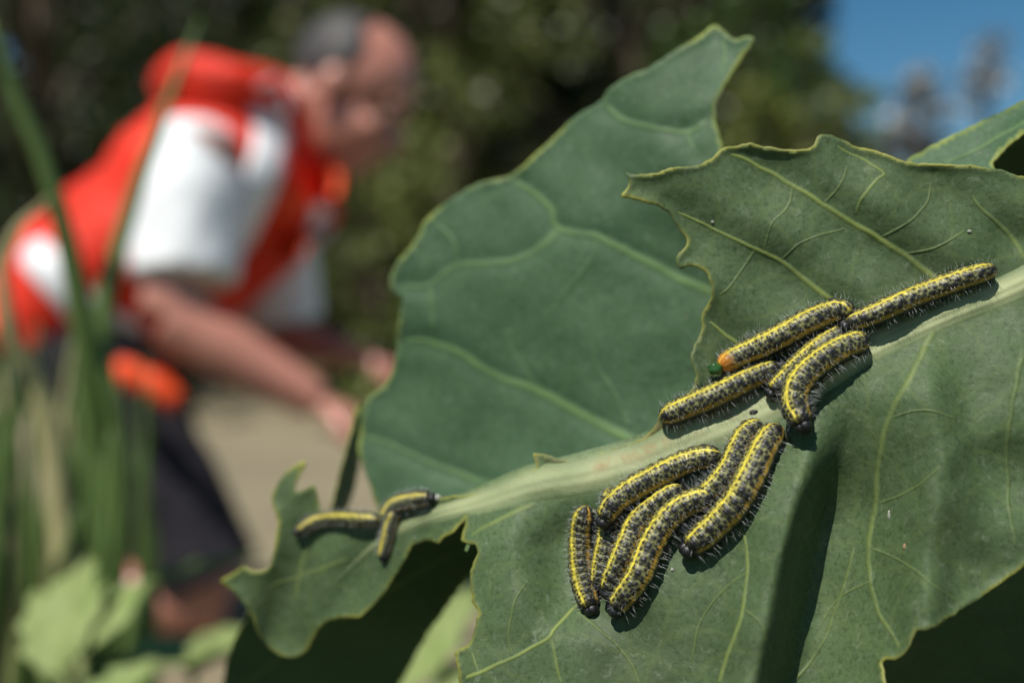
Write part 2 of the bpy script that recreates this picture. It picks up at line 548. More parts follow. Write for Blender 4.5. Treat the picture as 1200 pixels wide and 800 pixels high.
def person():
    D = 1.62
    root = empty('person', (P(200, 700, D).x, D, 0.0))
    tag(root, 'person kneeling in a white shirt and orange reflective vest, reaching forward into the plants', 'person')
    # body ------------------------------------------------------------
    parts = []
    hc = np.array(P(414, 110, D))
    fw = np.array((0.81, -0.10, -0.59)); fw /= np.linalg.norm(fw)
    up = np.array((0.59, 0.0, 0.81)); up -= fw * up.dot(fw); up /= np.linalg.norm(up)
    sd = np.cross(fw, up)
    A = np.array([fw, sd, up])
    at = lambda a, b, c: hc + fw * a + sd * b + up * c
    parts.append(ball(at(-0.012, 0, 0.03), (0.100, 0.078, 0.092), A, 24))       # skull
    parts.append(ball(at(0.022, 0, -0.045), (0.072, 0.062, 0.080), A, 20))      # face
    parts.append(ball(at(0.052, 0, -0.105), (0.030, 0.034, 0.024), A))          # chin
    parts.append(ball(at(0.078, 0, 0.020), (0.016, 0.052, 0.014), A))           # brow
    parts.append(limb([at(0.085, 0, 0.005), at(0.105, 0, -0.025), at(0.112, 0, -0.042)], [0.010, 0.013, 0.014], 5, 10))
    for s in (-1, 1):
        parts.append(ball(at(0.096, s * 0.012, -0.045), (0.011, 0.010, 0.009), A))
        parts.append(ball(at(-0.012, s * 0.080, -0.018), (0.020, 0.009, 0.033), A))   # ear
        parts.append(ball(at(0.066, s * 0.040, -0.032), (0.020, 0.018, 0.020), A))    # cheek
    parts.append(ball(at(0.088, 0, -0.072), (0.012, 0.026, 0.008), A))
    parts.append(ball(at(0.084, 0, -0.086), (0.012, 0.022, 0.008), A))
    parts.append(limb([at(-0.045, 0, -0.05), P(330, 150, D), P(285, 165, D)], [0.062, 0.060, 0.075], 6, 16))
    # torso
    spine = [(78, 395, .110, .165), (138, 328, .112, .150), (208, 270, .124, .165), (268, 216, .130, .180), (304, 172, .095, .15)]
    ax_u = np.array((0.76, 0, -0.65))
    parts.append(ring_cap([(np.array(P(u, v, D)), ax_u * a, np.array((0, 1, 0)) * b) for u, v, a, b in spine]))
    # arms
    shn, eln, wrn = P(238, 165, 1.44), P(200, 372, 1.39), P(372, 470, 1.42)
    shf, elf, wrf = P(312, 170, 1.80), P(318, 398, 1.86), P(405, 412, 1.72)
    parts.append(limb([shn, (shn + eln) / 2, eln], [0.062, 0.052, 0.044]))
    parts.append(limb([eln, eln.lerp(wrn, .35), wrn], [0.046, 0.044, 0.029]))
    parts.append(limb([shf, (shf + elf) / 2, elf], [0.062, 0.052, 0.044]))
    parts.append(limb([elf, elf.lerp(wrf, .35), wrf], [0.046, 0.044, 0.030]))
    for wr, el, seed in ((wrn, eln, 1), (wrf, elf, 2)):
        d = (wr - el).normalized()
        side = Vector((0, 1, 0)) if seed == 1 else Vector((0, -1, 0.2))
        side = (side - d * side.dot(d)).normalized()
        nr = d.cross(side).normalized()
        if nr.z > 0: nr = -nr
        pm = wr + d * 0.045
        parts.append(ball(pm, (0.056, 0.042, 0.017), np.array([d, side, nr]), 16))
        for i, (o, L) in enumerate(((-0.030, .070), (-0.010, .082), (0.011, .078), (0.030, .060))):
            b0 = wr + d * 0.080 + side * o
            k1 = b0 + d * L * 0.48 + nr * 0.012
            k2 = k1 + (d * 0.7 + nr * 0.75).normalized() * L * 0.32
            k3 = k2 + (d * 0.25 + nr).normalized() * L * 0.26
            parts.append(limb([b0, k1, k2, k3], [0.0105, 0.0100, 0.0092, 0.0080], 4, 8))
        t0 = wr + d * 0.028 - side * 0.034
        parts.append(limb([t0, t0 + d * 0.030 - side * 0.022 + nr * 0.012, t0 + d * 0.058 - side * 0.022 + nr * 0.026],
                          [0.014, 0.012, 0.009], 4, 8))
    # legs
    for dd, hip, kn in ((1.53, (85, 400), (262, 697)), (1.73, (95, 392), (238, 655))):
        h, k_ = P(hip[0], hip[1], dd), P(kn[0], kn[1], dd)
        k_.z = max(k_.z, 0.06)
        an = k_ + Vector((-0.41, 0.0, -0.012))
        parts.append(limb([h, h.lerp(k_, .5), k_], [0.092, 0.078, 0.058]))
        parts.append(limb([k_, k_.lerp(an, .35), an], [0.056, 0.055, 0.036]))
        parts.append(limb([an, an + Vector((-0.06, 0, -0.012)), an + Vector((-0.16, 0, -0.03))], [0.036, 0.034, 0.018]))
    V, Fc = join(parts)
    body = mesh_np('body', V, Fc, M['skin'], root)
    md = body.modifiers.new('remesh', 'REMESH'); md.mode = 'VOXEL'; md.voxel_size = 0.006; md.use_smooth_shade = True
    ms = body.modifiers.new('smooth', 'SMOOTH'); ms.factor = 0.5; ms.iterations = 3
    # hair: cap on the back and the sides of the skull, crown thin
    HV, HF = ball(at(-0.016, 0, 0.032), (0.103, 0.082, 0.094), A, 40)
    keep = []
    for i, v in enumerate(HV):
        q = A @ (np.asarray(v) - at(-0.016, 0, 0.032))
        keep.append(q[0] < 0.004 + 0.02 * (q[2] < 0.04) + 0.012 * math.sin(q[1] * 90) and q[2] > -0.055 and
                    not (q[0] > -0.045 and abs(q[1]) < 0.04 and q[2] > 0.05))
    HF = [f for f in HF if all(keep[i] for i in f)]
    h = mesh_np('hair', HV, HF, M['hair'], root)
    sd_ = h.modifiers.new('thick', 'SOLIDIFY'); sd_.thickness = 0.006; sd_.offset = 1
    for s in (-1, 1):
        v, f = ball(at(0.078, s * 0.032, -0.004), (0.012, 0.013, 0.010), A, 12)
        mesh_np('eye', v, f, M['eye'], root)
        v, f = limb([at(0.090, s * 0.018, 0.018), at(0.090, s * 0.036, 0.022), at(0.076, s * 0.054, 0.014)], [.004, .005, .003], 4, 6)
        mesh_np('eyebrow', v, f, M['hair'], root)
    # shirt ------------------------------------------------------------
    dn = (eln - shn)
    sv = []
    sv.append(limb([shn + Vector((-0.012, 0.01, 0.012)), shn.lerp(eln, .35) + Vector((-0.004, 0, 0)), shn.lerp(eln, .80) + Vector((0.012, 0, 0))], [0.062, 0.076, 0.074], 10, 28))
    sv.append(limb([shf, shf.lerp(elf, .40), shf.lerp(elf, .90) + Vector((0.02, 0, 0))], [0.075, 0.078, 0.078], 10, 28))
    sv.append(ring_cap([(np.array(P(u, v, D)), ax_u * (a + .012), np.array((0, 1, 0)) * (b + .014)) for u, v, a, b in spine[:]]))
    sv.append(limb([P(312, 150, D), P(335, 140, D)], [0.085, 0.072], 4, 20))
    V, Fc = join(sv)
    V = [np.asarray(p) + 0.008 * np.array(noise.noise_vector(Vector(p) * 14)) for p in V]
    sh = mesh_np('shirt', V, Fc, M['shirt'], root)
    md = sh.modifiers.new('remesh', 'REMESH'); md.mode = 'VOXEL'; md.voxel_size = 0.009; md.use_smooth_shade = True
    ms = sh.modifiers.new('smooth', 'SMOOTH'); ms.factor = 0.5; ms.iterations = 4
    # vest -------------------------------------------------------------
    vr = [(72, 405, .132, .200), (97, 376, .138, .198), (140, 330, .140, .192), (208, 275, .150, .192), (265, 222, .158, .200),
          (308, 178, .150, .175), (322, 154, .118, .14), (334, 134, .086, .11)]
    path = catmull(vr, 6)
    rings = []
    for u, v, a, b in path:
        wob = 0.006 * math.sin(u * 0.11) + 0.004 * math.sin(u * 0.31 + 1)
        rings.append((np.array(P(u, v, D)), ax_u * (a + wob), np.array((0, 1, 0)) * b))
    V, Fc = ring_loft(rings, 48)
    V = [np.asarray(p) + 0.014 * np.array(noise.noise_vector(Vector(p) * 9)) for p in V]
    vest = mesh_np('vest', V, Fc, M['vest'], root)
    bvh = BVHTree.FromPolygons([Vector(p) for p in V], Fc)
    sd_ = vest.modifiers.new('thick', 'SOLIDIFY'); sd_.thickness = 0.003; sd_.offset = 1
    def ribbon(name, pts, w_px, mat, lift=0.007, parent=None):
        pc = resample(catmull(pts, 12), n=30)
        tg = np.gradient(pc, axis=0); tg /= np.linalg.norm(tg, axis=1)[:, None]
        nr = np.stack([-tg[:, 1], tg[:, 0]], 1)
        V, ok = [], []
        last = D - 0.19
        for i in range(len(pc)):
            for s in np.linspace(-0.5, 0.5, 5):
                q = pc[i] + nr[i] * s * w_px
                dr = (P(q[0], q[1], 1.0) - Vector((0, 0, CAMZ))).normalized()
                hit = bvh.ray_cast(Vector((0, 0, CAMZ)), dr)
                if hit[0] is not None:
                    last = hit[0].y; V.append(hit[0] - dr * lift)
                else:
                    V.append(P(q[0], q[1], last) - dr * lift)
        Fc = [(i * 5 + j, i * 5 + j + 1, i * 5 + j + 6, i * 5 + j + 5) for i in range(len(pc) - 1) for j in range(4)]
        o = mesh_np(name, V, Fc, mat, parent or vest)
        s_ = o.modifiers.new('thick', 'SOLIDIFY'); s_.thickness = 0.003
        return o
    ribbon('reflective_strip', [(305, 100), (316, 130), (318, 170), (300, 225), (272, 285)], 42, M['silver'])
    ribbon('reflective_strip', [(28, 282), (62, 322), (105, 368), (160, 402)], 42, M['silver'])
    ribbon('chest_panel', [(372, 190), (370, 225), (345, 262), (325, 300)], 50, M['vest_orange'], 0.005)
    ribbon('reflective_strip', [(378, 240), (376, 262), (366, 284)], 22, M['silver'], 0.009)
    # bunched collar and hood at the back of the shoulders
    v, f = limb([P(190, 108, 1.50), P(222, 92, 1.47), P(268, 100, 1.46), P(318, 108, 1.50), P(352, 150, 1.54)], [0.020, 0.040, 0.036, 0.028, 0.02], 8, 16)
    v = [np.asarray(p) + 0.008 * np.array(noise.noise_vector(Vector(p) * 20)) for p in v]
    mesh_np('collar', v, f, M['vest'], root)
    # loose hem hanging below the belt
    for pts in ([(136, 428), (150, 438), (168, 444)], [(160, 440), (182, 452), (208, 470)]):
        v, f = limb([P(a, b, 1.40) for a, b in pts], [0.014, 0.022, 0.016], 8, 14)
        mesh_np('hem_flap', v, f, M['vest_orange'], vest)
    # shorts -------------------------------------------------------------
    sp = []
    sp.append(ring_cap([(np.array(P(u, v, D)), ax_u * a, np.array((0, 1, 0)) * b) for u, v, a, b in
                        ((60, 420, .10, .17), (80, 398, .124, .185), (110, 355, .12, .175))]))
    for dd, hip, kn in ((1.53, (85, 400), (262, 697)), (1.73, (95, 392), (238, 655))):
        h, k_ = P(hip[0], hip[1], dd), P(kn[0], kn[1], dd)
        sp.append(limb([h, h.lerp(k_, .45), h.lerp(k_, .93)], [0.112, 0.094, 0.078], 10, 24))
    V, Fc = join(sp)
    V = [np.asarray(p) + 0.010 * np.array(noise.noise_vector(Vector(p) * 12)) for p in V]
    st = mesh_np('shorts', V, Fc, M['shorts'], root)
    md = st.modifiers.new('remesh', 'REMESH'); md.mode = 'VOXEL'; md.voxel_size = 0.009; md.use_smooth_shade = True
    ms = st.modifiers.new('smooth', 'SMOOTH'); ms.factor = 0.5; ms.iterations = 4
    for dd, kn in ((1.53, (262, 697)), (1.73, (238, 655))):
        k_ = P(kn[0], kn[1], dd); k_.z = max(k_.z, 0.06)
        an = k_ + Vector((-0.41, 0.0, -0.012))
        v, f = limb([an + Vector((0.02, 0, 0.0)), an + Vector((-0.06, 0, -0.008)), an + Vector((-0.15, 0, -0.028)), an + Vector((-0.21, 0, -0.035))],
                    [0.045, 0.050, 0.045, 0.022], 6, 16)
        mesh_np('shoe', v, f, M['shoe'], root)

def ring_cap(rings, k=24):
    c0, a0, b0 = rings[0]; c1, a1, b1 = rings[-1]
    d0 = (c0 - rings[1][0]); d1 = (c1 - rings[-2][0])
    rr = [(c0 + d0 * 0.30, a0 * 0.1, b0 * 0.1), (c0 + d0 * 0.22, a0 * 0.6, b0 * 0.6)] + list(rings) + \
         [(c1 + d1 * 0.25, a1 * 0.7, b1 * 0.7), (c1 + d1 * 0.4, a1 * 0.1, b1 * 0.1)]
    V, Fc = ring_loft(rr, k)
    n = len(rr)
    Fc += [tuple(range(k))[::-1], tuple(range((n - 1) * k, n * k))]
    return V, Fc
person()

# ---------------------------------------------------------------- low green ground cover round the cabbage, added to block ground bounce
def cover():
    r = np.random.default_rng(5)
    cs, rad = [], []
    for k in range(620):
        x, y = r.uniform(-1.6, 1.8), r.uniform(-1.2, 1.25)
        if y > 1.0 and x < 0.1: continue
        cs.append((x, y, r.uniform(0.0, 0.07))); rad.append(r.uniform(0.05, 0.11))
    me = leaf_cloud(cs, rad, 46, 0.045, 5)
    me.materials.append(M['fol_green'])
    o = bpy.data.objects.new('ground_cover', me); link(o)
    tag(o, 'low green leafy ground cover added under the plants to block bounce', 'ground cover', kind='stuff')
cover()

# ---------------------------------------------------------------- cabbage leaves
def make_leaf(name, outline, depth, parent, mat, step=4.0, edge_px=5.0, scar=None, jitter=0.7, seed=0, thick=0.0005, curl=0.0006,
              label=None):
    o = catmull(outline, 8, True)
    o = resample(o, step=2.8, closed=True)
    r = np.random.default_rng(seed)
    j = np.convolve(np.r_[r.normal(size=len(o) + 2)], [.25, .5, .25], 'valid')
    j2 = np.convolve(np.r_[r.normal(size=len(o) + 2)], [.25, .5, .25], 'valid')
    o = o + np.stack([j, j2], 1) * jitter
    lo, hi = o.min(0), o.max(0)
    gx, gy = np.meshgrid(np.arange(lo[0], hi[0], step), np.arange(lo[1], hi[1], step * 0.866))
    gx = gx + (np.arange(gx.shape[0]) % 2)[:, None] * step * 0.5
    q = np.stack([gx.ravel(), gy.ravel()], 1)
    q = q[inside(o, q)]
    dd = dist_to(o, q, True)
    keep = dd > step * 0.55
    q = q[keep]
    pts = np.vstack([o, q])
    n = len(o)
    res = delaunay_2d_cdt([Vector(p) for p in pts], [(i, (i + 1) % n) for i in range(n)], [], 1, 1e-4)
    pv = np.array([tuple(v) for v in res[0]])
    faces = res[2]
    de = dist_to(o, pv, True)
    dep = depth(pv) - curl * np.exp(-(de / 7.0) ** 2)
    V = [P(u, v, d) for (u, v), d in zip(pv, dep)]
    edge = np.clip(1 - de / edge_px, 0, 1) ** 1.3
    edge *= np.clip(0.55 + 1.3 * nz(pv, 40, seed + 3.1), 0.05, 1)
    sc = np.zeros(len(pv)) if scar is None else scar(pv, de)
    # faces towards the camera
    fl = []
    for f in faces:
        a, b, c = V[f[0]], V[f[1]], V[f[2]]
        fl.append(f if (b - a).cross(c - a).dot(a - Vector((0, 0, CAMZ))) < 0 else list(reversed(f)))
    ob = mesh_np(name, V, fl, mat, parent, True, {'edge': edge, 'vein': np.zeros(len(pv)), 'scar': sc})
    ob.data.materials.append(M['rim'])
    s = ob.modifiers.new('thick', 'SOLIDIFY')
    s.thickness = thick; s.offset = -1; s.material_offset_rim = 1
    if label: ob['label'] = label
    return ob

def vein(pts, w0, w1, depth, parent, mat, h=0.35, strength=0.8, name='vein'):
    """pts in photograph pixels, widths in px, h height relative to width"""
    pc = resample(catmull(pts, 10), step=4.0)
    wob = np.stack([nz(pc, 22, 5.0), nz(pc, 22, 9.0)], 1) * 1.6
    pc = pc + wob
    tg = np.gradient(pc, axis=0); tg /= np.linalg.norm(tg, axis=1)[:, None]
    nr = np.stack([-tg[:, 1], tg[:, 0]], 1)
    ww = np.interp(np.linspace(0, 1, len(pc)), [0, 1], [w0, w1])
    ss = np.array([-1.0, -0.7, -0.4, -0.15, 0.15, 0.4, 0.7, 1.0])
    prof = np.cos(ss * math.pi / 2) ** 1.6
    k = len(ss)
    Q = (pc[:, None] + nr[:, None] * (ss[None, :, None] * ww[:, None, None] * 0.5)).reshape(-1, 2)
    d = depth(Q).reshape(len(pc), k)
    hh = (ww[:, None] * h * 0.0002 + 0.00009) * prof[None] - 0.00004 * (1 - prof[None])
    ends = np.minimum(1, np.minimum(np.arange(len(pc)), np.arange(len(pc))[::-1]) / 3.0)[:, None]
    hh = hh * (0.4 + 0.6 * ends)
    d = (d - hh).ravel()
    V = [P(u, v, x) for (u, v), x in zip(Q, d)]
    Fc = [(i * k + j, i * k + j + 1, (i + 1) * k + j + 1, (i + 1) * k + j) for i in range(len(pc) - 1) for j in range(k - 1)]
    va = (prof[None] ** 1.2 * strength * np.ones((len(pc), 1)) * (0.5 + 0.5 * ends)).ravel()
    va = va * np.clip(0.85 + 0.5 * nz(Q, 30, 2.0), 0.2, 1)
    return mesh_np(name, V, Fc, mat, parent, True, {'vein': va, 'edge': np.zeros(len(Q)), 'scar': np.zeros(len(Q))})

plant = empty('cabbage_plant', (0.34, 0.33, 0))
tag(plant, 'broad grey-green cabbage plant with eaten leaf edges, carrying the caterpillars', 'cabbage plant')

# main leaf: depth over the photograph -------------------------------------------------
MID = [(1330, 262), (1200, 330), (1110, 368), (1020, 408), (940, 452), (860, 492), (790, 522), (740, 541), (680, 556), (620, 568),
       (560, 588), (500, 606), (445, 634), (395, 680), (352, 745)]
MIDD = [.236, .238, .239, .241, .243, .2455, .248, .250, .2525, .2555, .261, .270, .281, .290, .296]
ctrl = [(u, v, d) for (u, v), d in zip(MID, MIDD)]
ctrl += [(735, 210, .2500), (800, 290, .2510), (830, 360, .2505), (815, 440, .2495), (770, 492, .2495),
         (850, 180, .2510), (960, 165, .2495), (1060, 190, .2450), (1200, 205, .2400), (1330, 190, .2390),
         (950, 300, .2475), (1080, 270, .2425), (1200, 260, .2385),
         (625, 533, .2590), (700, 536, .2535), (560, 640, .2540), (560, 720, .2470), (540, 790, .2425), (640, 660, .2450), (700, 720, .2375),
         (760, 640, .2390), (850, 640, .2330), (700, 850, .230), (850, 800, .2230), (850, 560, .2380),
         (1000, 520, .2310), (1000, 660, .2230), (960, 860, .2130), (1100, 480, .2265), (1200, 440, .2265), (1200, 560, .2215),
         (1120, 640, .2195), (1060, 760, .2160), (1200, 665, .2190), (1330, 560, .2190), (1330, 400, .225),
         (356, 541, .3010), (320, 580, .3000), (320, 650, .2990), (262, 681, .3040), (300, 730, .3000), (340, 768, .2970),
         (390, 724, .2890), (450, 690, .2790), (500, 634, .2690), (545, 606, .2610), (380, 600, .2950), (460, 600, .2790)]
tpsA = TPS(ctrl, 1e-4)

def fold(q, line, before, after, amp, v0, v1):
    """soft step away from the camera across a line, then a slow return"""
    l = np.asarray(line, float)
    c = np.interp(q[:, 1], l[:, 1], l[:, 0])
    s = q[:, 0] - c
    g = sstep(q[:, 1], v0, v1)
    up = sstep(s, -before, before * 0.35)
    back = sstep(s, before * 0.35, after)
    return amp * g * (up - back) - amp * 0.35 * g * np.exp(-((s + before) / (before * 1.3)) ** 2)

def depthA(q):
    q = np.asarray(q, float)
    d = tpsA(q)
    d = d + fold(q, [(1010, 430), (975, 540), (945, 650), (915, 800), (905, 870)], 34, 170, 0.0165, 440, 620)
    d = d + fold(q, [(1105, 380), (1120, 460), (1150, 600), (1150, 700)], 34, 120, 0.0042, 390, 480) * (1 - sstep(q[:, 1], 520, 640))
    d = d + fold(q, [(1165, 450), (1120, 560), (1110, 700)], 30, 150, 0.0035, 500, 600)
    d = d + fold(q, [(655, 560), (640, 640), (655, 760)], 48, 120, 0.0065, 575, 640) * (1 - sstep(q[:, 1], 690, 760))
    # rises beside the lateral veins of the upper blade
    x, y = q[:, 0], q[:, 1]
    upm = sstep(-(y - np.interp(x, [330, 560, 860, 1200, 1330], [760, 588, 492, 330, 262])), 10, 60) * (x > 700)
    ph = (x * 0.55 - y * 0.83)
    d = d + upm * 0.0011 * np.sin((ph - 300) / 96.0 * 2 * math.pi)
    tip = 1 - sstep(x, 420, 540)
    d = d + tip * 0.0012 * np.sin((x * 0.8 + y * 0.35) / 62.0 * 2 * math.pi)
    d = d + 0.0019 * nz(q, 80, 1.3) + 0.00022 * nz(q, 26, 4.2) + 0.00008 * nz(q, 11, 8.2)
    return d

OUTA = [(733, 203), (737, 215), (728, 229), (740, 232), (753, 236), (770, 240), (784, 250), (797, 268), (805, 281), (802, 291), (793, 301),
        (797, 316), (810, 311), (824, 316), (832, 328), (834, 345), (828, 358), (822, 370), (823, 385), (814, 405), (810, 420), (815, 434),
        (815, 448), (808, 459), (795, 467), (780, 476), (772, 487), (768, 499), (755, 512), (742, 519), (725, 524), (705, 530), (697, 537),
        (675, 540), (655, 538), (640, 533), (625, 531), (628, 548), (610, 556), (595, 565), (575, 572), (555, 579), (530, 581), (505, 584),
        (470, 594), (440, 600), (400, 600), (378, 598), (372, 584), (369, 569), (358, 571), (347, 577), (347, 564), (354, 551), (357, 541),
        (342, 547), (327, 563), (318, 582), (322, 600), (325, 614), (321, 640), (317, 659), (308, 668), (296, 668), (284, 664), (273, 671),
        (259, 681), (272, 692), (285, 708), (294, 720), (303, 742), (317, 760), (332, 768), (346, 769), (358, 763), (366, 749), (376, 734),
        (392, 724), (419, 722), (431, 714), (452, 691), (468, 665), (481, 642), (493, 634), (505, 634), (513, 637), (521, 628), (533, 621),
        (542, 611), (546, 604), (544, 616), (540, 632), (550, 636), (558, 638), (560, 646), (555, 658), (552, 672), (552, 690), (554, 707),
        (560, 716), (558, 727), (555, 741), (547, 755), (533, 763), (533, 771), (537, 786), (538, 803), (545, 840), (600, 868), (720, 880),
        (860, 880), (980, 868), (1030, 830), (1037, 800), (1033, 775), (1046, 772), (1056, 767), (1068, 750), (1073, 739), (1090, 737),
        (1110, 725), (1130, 712), (1150, 699), (1175, 681), (1200, 663), (1255, 615), (1310, 520), (1335, 400), (1345, 290), (1345, 235),
        (1300, 208), (1250, 208), (1200, 207), (1178, 200), (1150, 195), (1110, 192), (1072, 191), (1048, 184), (1022, 175), (1003, 172),
        (990, 164), (976, 159), (962, 157), (957, 163), (954, 171), (944, 175), (925, 176), (905, 174), (880, 169), (860, 172), (846, 174),
        (838, 182), (827, 189), (810, 195), (786, 197), (765, 204), (746, 205)]

def scarA(q, de):
    # brown scarring along the eaten edge above the midrib
    dm = dist_to([(625, 545), (700, 542), (745, 527), (790, 497), (850, 470)], q)
    return np.clip(1 - dm / 26, 0, 1) * 0.55

leafA = make_leaf('leaf', OUTA, depthA, plant, M['leaf'], 4.0, 4.5, scarA, 0.8, 1,
                  label='large leaf with the pale midrib and eaten edges, carrying all the caterpillars')

def midribA():
    """flattened pale rib standing proud of the blade"""
    pc = resample(catmull(MID[:-1], 12), step=4.0)
    x = pc[:, 0]
    wd = np.interp(x, [395, 450, 540, 620, 700, 780, 900, 1000, 1100, 1200, 1330], [4, 12, 30, 46, 54, 56, 54, 40, 34, 40, 56])
    tg = np.gradient(pc, axis=0); tg /= np.linalg.norm(tg, axis=1)[:, None]
    nr = np.stack([-tg[:, 1], tg[:, 0]], 1)
    ss = np.linspace(-1, 1, 21)
    prof = np.cos(ss * math.pi / 2) ** 1.3
    k = len(ss)
    Q = (pc[:, None] + nr[:, None] * (ss[None, :, None] * wd[:, None, None] * 0.5)).reshape(-1, 2)
    d = depthA(Q).reshape(len(pc), k)
    hh = wd[:, None] * 0.15 * 0.0002 * prof[None] - 0.00018 * (1 - prof[None] ** 0.5)
    rid = 0.00010 * np.sin(ss * 13)[None]
    d = (d - hh - rid * prof[None]).ravel()
    V = [P(u, v, a) for (u, v), a in zip(Q, d)]
    Fc = [(i * k + j, i * k + j + 1, (i + 1) * k + j + 1, (i + 1) * k + j) for i in range(len(pc) - 1) for j in range(k - 1)]
    va = (np.clip(prof[None] * 1.25, 0, 1) * np.ones((len(pc), 1))).ravel() * np.clip(0.8 + 0.5 * nz(Q, 40, 6.0), 0.3, 1) * 0.95
    va *= np.interp(Q[:, 0], [395, 480, 560], [0.3, 0.7, 1.0])
    sc = np.clip(1 - dist_to([(700, 548), (760, 528), (840, 492), (905, 458)], Q) / 12, 0, 1) * 0.8
    return mesh_np('midrib', V, Fc, M['midrib'], leafA, True, {'vein': va, 'edge': np.zeros(len(Q)), 'scar': sc})
M['midrib'] = leaf_material('cabbage_midrib', (0.080, 0.128, 0.05), (0.098, 0.15, 0.064), (0.066, 0.10, 0.042),
                            (0.33, 0.36, 0.19), (0.30, 0.30, 0.06), 0.1)
midribA()

VA = [([(848, 176), (890, 195), (930, 218), (965, 240), (1000, 262), (1030, 280), (1060, 298), (1090, 322), (1122, 346), (1150, 352)], 5, 9, .75),
      ([(783, 243), (815, 258), (850, 275), (885, 292), (915, 305), (940, 325), (975, 352), (1000, 366)], 3, 8, .75),
      ([(824, 372), (845, 388), (868, 405), (892, 420)], 3, 7, .7),
      ([(1003, 250), (1010, 232), (1028, 210), (1036, 203), (1020, 192), (990, 176), (968, 162)], 5, 3, .5),
      ([(1138, 228), (1150, 245), (1170, 262), (1190, 285), (1205, 310)], 4, 8, .4),
      ([(1060, 765), (1040, 735), (1027, 712), (1020, 680), (1018, 640), (1026, 590), (1030, 540), (1042, 490), (1068, 440), (1092, 390), (1108, 368)], 5, 9, .38),
      ([(843, 800), (858, 752), (870, 712), (876, 670), (872, 630), (868, 615)], 6, 4, .55),
      ([(540, 796), (565, 786), (600, 770), (640, 748), (650, 735), (672, 712), (690, 700)], 6, 4, .7),
      ([(657, 800), (652, 775), (646, 748)], 4, 5, .45),
      ([(546, 645), (556, 625), (590, 605), (625, 590)], 3, 8, .4),
      ([(560, 787), (554, 765), (548, 758)], 4, 3, .3),
      ([(930, 800), (960, 760), (985, 700), (1000, 640)], 5, 4, .25),
      ([(1190, 640), (1180, 560), (1185, 480), (1200, 410)], 4, 8, .16),
      ([(345, 700), (352, 672), (360, 640), (385, 615)], 6, 4, .3),
      ([(930, 218), (925, 240), (905, 262), (896, 292)], 4, 3, .22), ([(965, 240), (985, 215), (992, 195)], 4, 3, .25),
      ([(885, 292), (868, 318), (850, 340), (835, 352)], 4, 3, .22), ([(915, 305), (935, 288), (962, 275), (990, 268)], 3, 3, .18),
      ([(1030, 280), (1062, 262), (1085, 238), (1092, 212)], 4, 3, .22), ([(1060, 298), (1098, 290), (1130, 270)], 4, 3, .18),
      ([(1020, 680), (985, 700), (960, 735)], 4, 3, .2), ([(1026, 590), (1065, 575), (1100, 548)], 4, 3, .2),
      ([(1018, 640), (1060, 660), (1100, 690), (1125, 705)], 4, 3, .22), ([(876, 670), (848, 690), (822, 728), (810, 775)], 4, 3, .2),
      ([(870, 712), (895, 735), (905, 770)], 4, 3, .16), ([(672, 712), (700, 735), (735, 770), (752, 805)], 4, 3, .2),
      ([(600, 770), (596, 740), (604, 705), (618, 680)], 4, 3, .2), ([(1042, 490), (1085, 480), (1120, 490)], 4, 3, .18),
      ([(312, 690), (335, 680), (372, 668), (410, 655)], 4, 6, .3)]
for pts, a, b, s in VA:
    vein(pts, a * 1.35, b * 1.45, depthA, leafA, M['leaf'], 0.07, s)

# back leaf ----------------------------------------------------------------------------
tpsB = TPS([(850, 40, .287), (880, 45, .282), (840, 130, .280), (760, 80, .292), (705, 118, .296), (600, 205, .302), (500, 258, .307), (458, 330, .305),
            (466, 400, .306), (425, 490, .308), (432, 560, .306), (500, 600, .299), (620, 600, .290), (740, 540, .281), (860, 420, .277),
            (880, 300, .277), (840, 200, .278), (700, 300, .289), (600, 420, .298), (650, 200, .297), (560, 520, .300)], 1e-4)
VB = [([(596, 207), (625, 225), (645, 245), (655, 267), (700, 278), (745, 300), (795, 325), (840, 345)], 5, 10, .8),
      ([(655, 267), (632, 290), (590, 307), (535, 311), (505, 333), (470, 336)], 8, 4, .65),
      ([(463, 402), (500, 400), (540, 414), (580, 440), (630, 458), (680, 484), (748, 520), (790, 545)], 5, 12, .85),
      ([(424, 508), (455, 520), (490, 537), (530, 552), (580, 572)], 4, 8, .55),
      ([(706, 120), (732, 141), (770, 151), (805, 154), (832, 138)], 6, 4, .75),
      ([(805, 154), (810, 170), (818, 182)], 5, 4, .65),
      ([(846, 42), (849, 66), (846, 92)], 4, 5, .6),
      ([(503, 256), (522, 272), (534, 290), (535, 311)], 3, 5, .5),
      ([(505, 333), (506, 360), (507, 395)], 5, 4, .4),
      ([(630, 458), (612, 430), (598, 405), (600, 385)], 5, 3, .3),
      ([(735, 498), (720, 460), (700, 430), (692, 395)], 5, 3, .25),
      ([(700, 278), (690, 310), (660, 345), (640, 370)], 5, 3, .25)]
def depthB(q):
    q = np.asarray(q, float)
    d = tpsB(q) + 0.010 + 0.010 * (1 - sstep(q[:, 0], 420, 760))
    for pts, a, b, s in VB[:6]:
        d = d + 0.0009 * np.exp(-(dist_to(resample(catmull(pts, 4), n=14), q) / 14.0) ** 2)
    return d + 0.0024 * nz(q, 105, 2.3) + 0.0004 * nz(q, 36, 5.2) + 0.0001 * nz(q, 12, 1.2)
